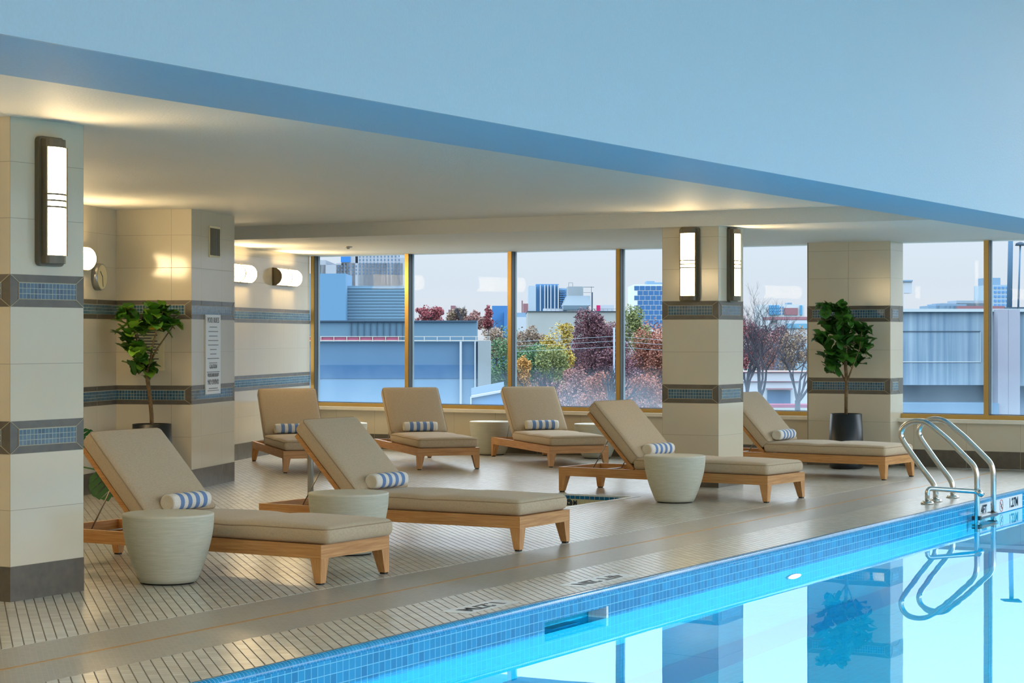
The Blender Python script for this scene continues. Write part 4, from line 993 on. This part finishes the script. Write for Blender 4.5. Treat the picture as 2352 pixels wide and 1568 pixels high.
# trees
def leafy(name, a1, a2):
    mixc = lambda c: tuple(c[i]*.74+(124, 132, 158)[i]*.26 for i in range(3)); mixc0 = mixc; mixc = lambda c: tuple(v*.86 for v in mixc0(c)); a1, a2 = mixc(a1), mixc(a2)  # distance haze mixed into the leaf colours
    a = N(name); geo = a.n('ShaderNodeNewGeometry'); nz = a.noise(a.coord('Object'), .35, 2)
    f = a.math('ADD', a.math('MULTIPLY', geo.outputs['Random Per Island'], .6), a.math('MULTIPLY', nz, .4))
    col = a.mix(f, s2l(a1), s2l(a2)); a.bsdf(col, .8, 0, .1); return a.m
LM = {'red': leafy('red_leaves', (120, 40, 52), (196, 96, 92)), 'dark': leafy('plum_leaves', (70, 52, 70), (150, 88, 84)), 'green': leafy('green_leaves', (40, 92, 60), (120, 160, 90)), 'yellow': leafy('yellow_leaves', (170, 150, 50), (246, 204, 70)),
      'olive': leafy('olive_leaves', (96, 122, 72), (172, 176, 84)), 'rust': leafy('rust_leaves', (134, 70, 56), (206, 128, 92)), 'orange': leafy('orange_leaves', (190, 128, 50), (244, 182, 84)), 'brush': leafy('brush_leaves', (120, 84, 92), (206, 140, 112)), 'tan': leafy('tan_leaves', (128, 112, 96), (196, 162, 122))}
twig = Cc('branch_bark', (66, 66, 78)); trunk_m = twig
def limb(m, rnd, p, d, ln, r, lev, sp=.55, n=5):
    pts = [p]; q_ = p
    for i in range(3):
        d = (d+Vector((rnd.gauss(0, .12), rnd.gauss(0, .12), rnd.gauss(.02, .08)))).normalized(); q_ = q_+d*ln/3; pts.append(q_)
    m.tube(pts, [r, r*.88, r*.76, r*.64], n if lev > 1 else 3, 0, False)
    if lev <= 0: return
    for i in range(rnd.choice((2, 3, 3))):
        b = pts[rnd.choice((2, 3, 3))]; nd = (d+Vector((rnd.gauss(0, sp), rnd.gauss(0, sp), rnd.gauss(.12, sp*.6)))).normalized()
        limb(m, rnd, b, nd, ln*rnd.uniform(.62, .85), r*.58, lev-1, sp, n)
def tree(px, ytop, ybot, wpx, t, kind, label, n, name='autumn_tree', leafpx=6., lobes=9, seed=0, group='autumn trees beyond the windows'):
    rnd = random.Random(seed); o = sight(px, 772, t); o.z = GZ; e = empty(name, o, YAW); tag(e, label, 'tree', group)
    k = t/FPX; H = pz(ytop, t)-GZ; zb = pz(ybot, t)-GZ; Rw = wpx*k/2; Hc = (H-zb)
    m = MB(); tr_ = .03*Rw+.10; m.tube([(0, 0, 0), (.1, 0, zb*.5), (0, 0, zb+Hc*.2)], [tr_, tr_*.8, tr_*.6], 7, 0, False)
    for i in range(4): limb(m, rnd, Vector((0, 0, zb+Hc*.12*i/3)), Vector((rnd.gauss(0, .5), rnd.gauss(0, .5), 1)).normalized(), Hc*.3, tr_*.5, 2, .5)
    m.build('trunk', trunk_m, e)
    L = [(0, 0, zb+Hc*.5, Rw*.62, Hc*.5)]
    for i in range(lobes):
        a = rnd.uniform(0, 2*PI); f = rnd.uniform(.35, .78); z = zb+Hc*rnd.uniform(.18, .86); sh = 1-abs((z-zb)/Hc-.42)*.9
        L.append((Rw*f*math.cos(a)*sh, Rw*f*math.sin(a)*sh, z, Rw*rnd.uniform(.28, .46), Hc*rnd.uniform(.12, .22)))
    m = MB(); s_ = leafpx*k*.5
    for i in range(int(n*1.7)):
        cx, cy_, cz, rx, rz_ = L[rnd.randrange(len(L))]
        u = Vector((rnd.gauss(0, 1), rnd.gauss(0, 1), rnd.gauss(0, 1))).normalized()*rnd.uniform(.5, 1.05)
        c = Vector((cx+u.x*rx, cy_+u.y*rx, cz+u.z*rz_)); a = Vector((rnd.gauss(0, 1), rnd.gauss(0, 1), rnd.gauss(0, .6))).normalized(); b = a.cross(Vector((rnd.gauss(0, 1), rnd.gauss(0, 1), 1))).normalized()
        q_ = s_*rnd.uniform(.6, 1.3); kk = m.add((c-a*q_, c+b*q_*.7, c+a*q_, c-b*q_*.7)); m.face((kk, kk+1, kk+2, kk+3))
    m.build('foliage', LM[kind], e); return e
T_ = [(985, 699, 745, 74, 400, 'red', 'red treetop left in the second pane', 1600), (1048, 708, 745, 60, 410, 'tan', 'bare brownish treetop in the second pane', 900), (1090, 712, 760, 60, 400, 'brush', 'grey red treetop right of the brick house', 1000), (1121, 703, 760, 30, 380, 'red', 'slim red tree beside the dark blue house', 700),
      (1140, 745, 830, 90, 390, 'tan', 'orange brown tree above the green one', 1600), (1160, 772, 930, 110, 372, 'green', 'dense green tree behind the mullion', 4200), (1215, 745, 830, 90, 350, 'tan', 'thin brown tree left of the yellow crown', 1800), (1226, 785, 935, 120, 300, 'green', 'green tree below the yellow crown', 4000), (1282, 737, 850, 86, 310, 'yellow', 'bright yellow tree in the third pane', 3400), (1270, 790, 930, 100, 290, 'olive', 'olive green tree in the third pane below the yellow one', 3600),
      (1200, 815, 895, 56, 260, 'orange', 'small golden orange tree in the lower third pane', 1900), (1345, 709, 880, 118, 330, 'dark', 'big plum red tree left of the utility pole', 5200), (1400, 735, 870, 70, 335, 'dark', 'narrow plum tree behind the utility pole', 2600), (1398, 800, 935, 90, 320, 'dark', 'low dark tree at the foot of the utility pole', 3000), (1330, 840, 960, 110, 270, 'brush', 'grey brush below the plum tree', 2600),
      (1375, 858, 975, 150, 240, 'rust', 'rusty red bush crown behind the sill in the third pane', 4200), (1250, 870, 975, 130, 245, 'brush', 'pinkish thin bush low in the third pane', 2200), (1460, 702, 820, 74, 360, 'olive', 'olive and red tree left of the grid tower', 2600), (1505, 745, 900, 120, 330, 'rust', 'broad russet tree left of the central pillar', 5200), (1450, 800, 930, 110, 320, 'dark', 'dark tree right of the mullion in the fourth pane', 3600), (1490, 860, 975, 150, 240, 'rust', 'rusty bush low in the fourth pane', 4200),
      (1712, 725, 860, 90, 380, 'red', 'pink red tree right of the central pillar', 2600), (1762, 745, 880, 100, 390, 'brush', 'grey pink tree behind the bare branches', 1800), (1820, 752, 870, 90, 380, 'tan', 'tan tree left of the window pilaster', 1800), (1575, 740, 930, 140, 330, 'rust', 'russet tree hidden behind the central pillar', 3000), (1650, 750, 930, 120, 330, 'brush', 'brush tree hidden behind the central pillar', 2000),
  (1180, 752, 950, 150, 410, 'green', 'broad dark green tree filling the gap behind the orange tree', 5200), (1300, 765, 950, 170, 395, 'dark', 'broad shadowy tree behind the yellow and plum trees', 6000), (1440, 742, 950, 130, 405, 'dark', 'broad shadowy tree behind the utility pole and mullion', 5000), (1510, 726, 950, 120, 412, 'rust', 'tall reddish tree behind the broad russet one', 4500), (1378, 728, 950, 130, 415, 'tan', 'tall brownish tree rising behind the plum trees', 4500), (1212, 770, 950, 110, 400, 'tan', 'brownish tree behind the thin brown one', 3600), (1300, 865, 985, 200, 262, 'brush', 'wide tangle of pink and brown brush above the sill', 5200), (1455, 850, 985, 150, 275, 'brush', 'wide tangle of brown brush right of the utility pole', 4600), (1770, 742, 880, 150, 430, 'dark', 'dark treeline behind the bare trees', 4000)]
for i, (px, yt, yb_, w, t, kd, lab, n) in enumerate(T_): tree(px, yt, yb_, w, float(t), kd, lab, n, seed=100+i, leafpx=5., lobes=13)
def bare(px, ybase, t, H, lab, seed, lev=6, sp=.42):
    rnd = random.Random(seed); o = sight(px, ybase, t); e = empty('bare_tree', (o.x, o.y, GZ), YAW); tag(e, lab, 'tree', 'bare trees right of the central pillar')
    m = MB(); k = o.z-GZ; m.tube([(0, 0, 0), (0, 0, k+.2)], [.3, .22], 6, 0, False); m.build('trunk', twig, e)
    m = MB()
    for i in range(4): limb(m, rnd, Vector((0, 0, k)), Vector((rnd.gauss(0, .38), rnd.gauss(0, .2), 1)).normalized(), H, .13, lev, sp)
    m.build('branches', twig, e)
bare(1746, 915, 170., 2.6, 'bare dark tree with wide branches right of the central pillar', 4)
bare(1832, 925, 165., 1.9, 'smaller bare tree by the window pilaster', 9, 5)
bare(1716, 905, 180., 2.0, 'bare tree half hidden behind the far right lounger', 15, 5)
bare(1400, 960, 120., 1.0, 'thin bare sapling low in the third pane', 21, 4, .3); bare(1262, 965, 130., 1.1, 'thin leafless shrub behind the window lounger', 27, 4, .3)
bare(1060, 735, 380., .9, 'far leafless crown rising above the red treetops', 33, 5, .5)
# ------------------------------------------------------------------ daylight, added lights, camera
sc_ = bpy.context.scene
w = D.worlds.new('overcast'); sc_.world = w; w.use_nodes = True; nt = w.node_tree; nt.nodes.clear()
tc = nt.nodes.new('ShaderNodeTexCoord'); sp = nt.nodes.new('ShaderNodeSeparateXYZ'); nt.links.new(tc.outputs['Generated'], sp.inputs[0])
rp = nt.nodes.new('ShaderNodeValToRGB'); mr = nt.nodes.new('ShaderNodeMapRange'); mr.inputs[1].default_value = -.5; mr.inputs[2].default_value = .5
nt.links.new(sp.outputs[2], mr.inputs[0]); nt.links.new(mr.outputs[0], rp.inputs[0])
el = rp.color_ramp.elements
SKY = [(-.5, (.16, .20, .24)), (-.02, (.30, .34, .38)), (0., (.80, .82, .89)), (.03, (.77, .84, .92)), (.05, (.80, .88, .98)), (.13, (1.6, 1.66, 1.72)), (.26, (4., 4.35, 4.7)), (.5, (4.2, 4.6, 5.))]
el[0].position = 0; el[0].color = (*SKY[0][1], 1); el[1].position = 1; el[1].color = (*SKY[-1][1], 1)
for z, c in SKY[1:-1]:
    q_ = el.new(z+.5); q_.color = (*c, 1)
bg = nt.nodes.new('ShaderNodeBackground'); bg.inputs[1].default_value = 1.; nt.links.new(rp.outputs[0], bg.inputs[0])
wo = nt.nodes.new('ShaderNodeOutputWorld'); nt.links.new(bg.outputs[0], wo.inputs[0])
def area(name, loc, rot, sx, sy, watt, col):
    l = D.lights.new(name, 'AREA'); l.shape = 'RECTANGLE'; l.size = sx; l.size_y = sy; l.energy = watt; l.color = col
    o = D.objects.new(name, l); C.objects.link(o); o.location = loc; o.rotation_euler = rot; return o
# area lights added out of view on the east wall to brighten the pool
for y, wt in ((1., 60), (5., 90), (9., 160), (13., 220), (17., 240)):
    area('pool_glow', (EAST-.02, y, -.75), (0, PI/2, 0), .5, .5, wt, (.75, 1., .97))
# fill light added on the unseen east side of the hall
area('east_fill_light', (7.4, 9., 3.2), (0, PI/2, 0), 5., 22., 200, (.80, .92, 1.))
cam = D.cameras.new('camera'); co = D.objects.new('camera', cam); C.objects.link(co); sc_.camera = co
co.location = (0, 0, EYE); co.rotation_euler = (PI/2, 0, YAW)
cam.sensor_width = 36; cam.sensor_fit = 'HORIZONTAL'; cam.lens = FPX/2352*36; cam.shift_y = -(784-HORIZ)/2352; cam.clip_end = 3000; cam.clip_start = .05
vs = sc_.view_settings; vs.view_transform = 'Standard'; vs.look = 'None'; vs.exposure = 0.; vs.gamma = 1.; vs.use_curve_mapping = False
cy = sc_.cycles; cy.use_denoising = True; cy.denoiser = 'OPENIMAGEDENOISE'; cy.max_bounces = 8; cy.diffuse_bounces = 4; cy.glossy_bounces = 4; cy.transmission_bounces = 6; cy.transparent_max_bounces = 10
cy.blur_glossy = .5; cy.sample_clamp_indirect = 6.
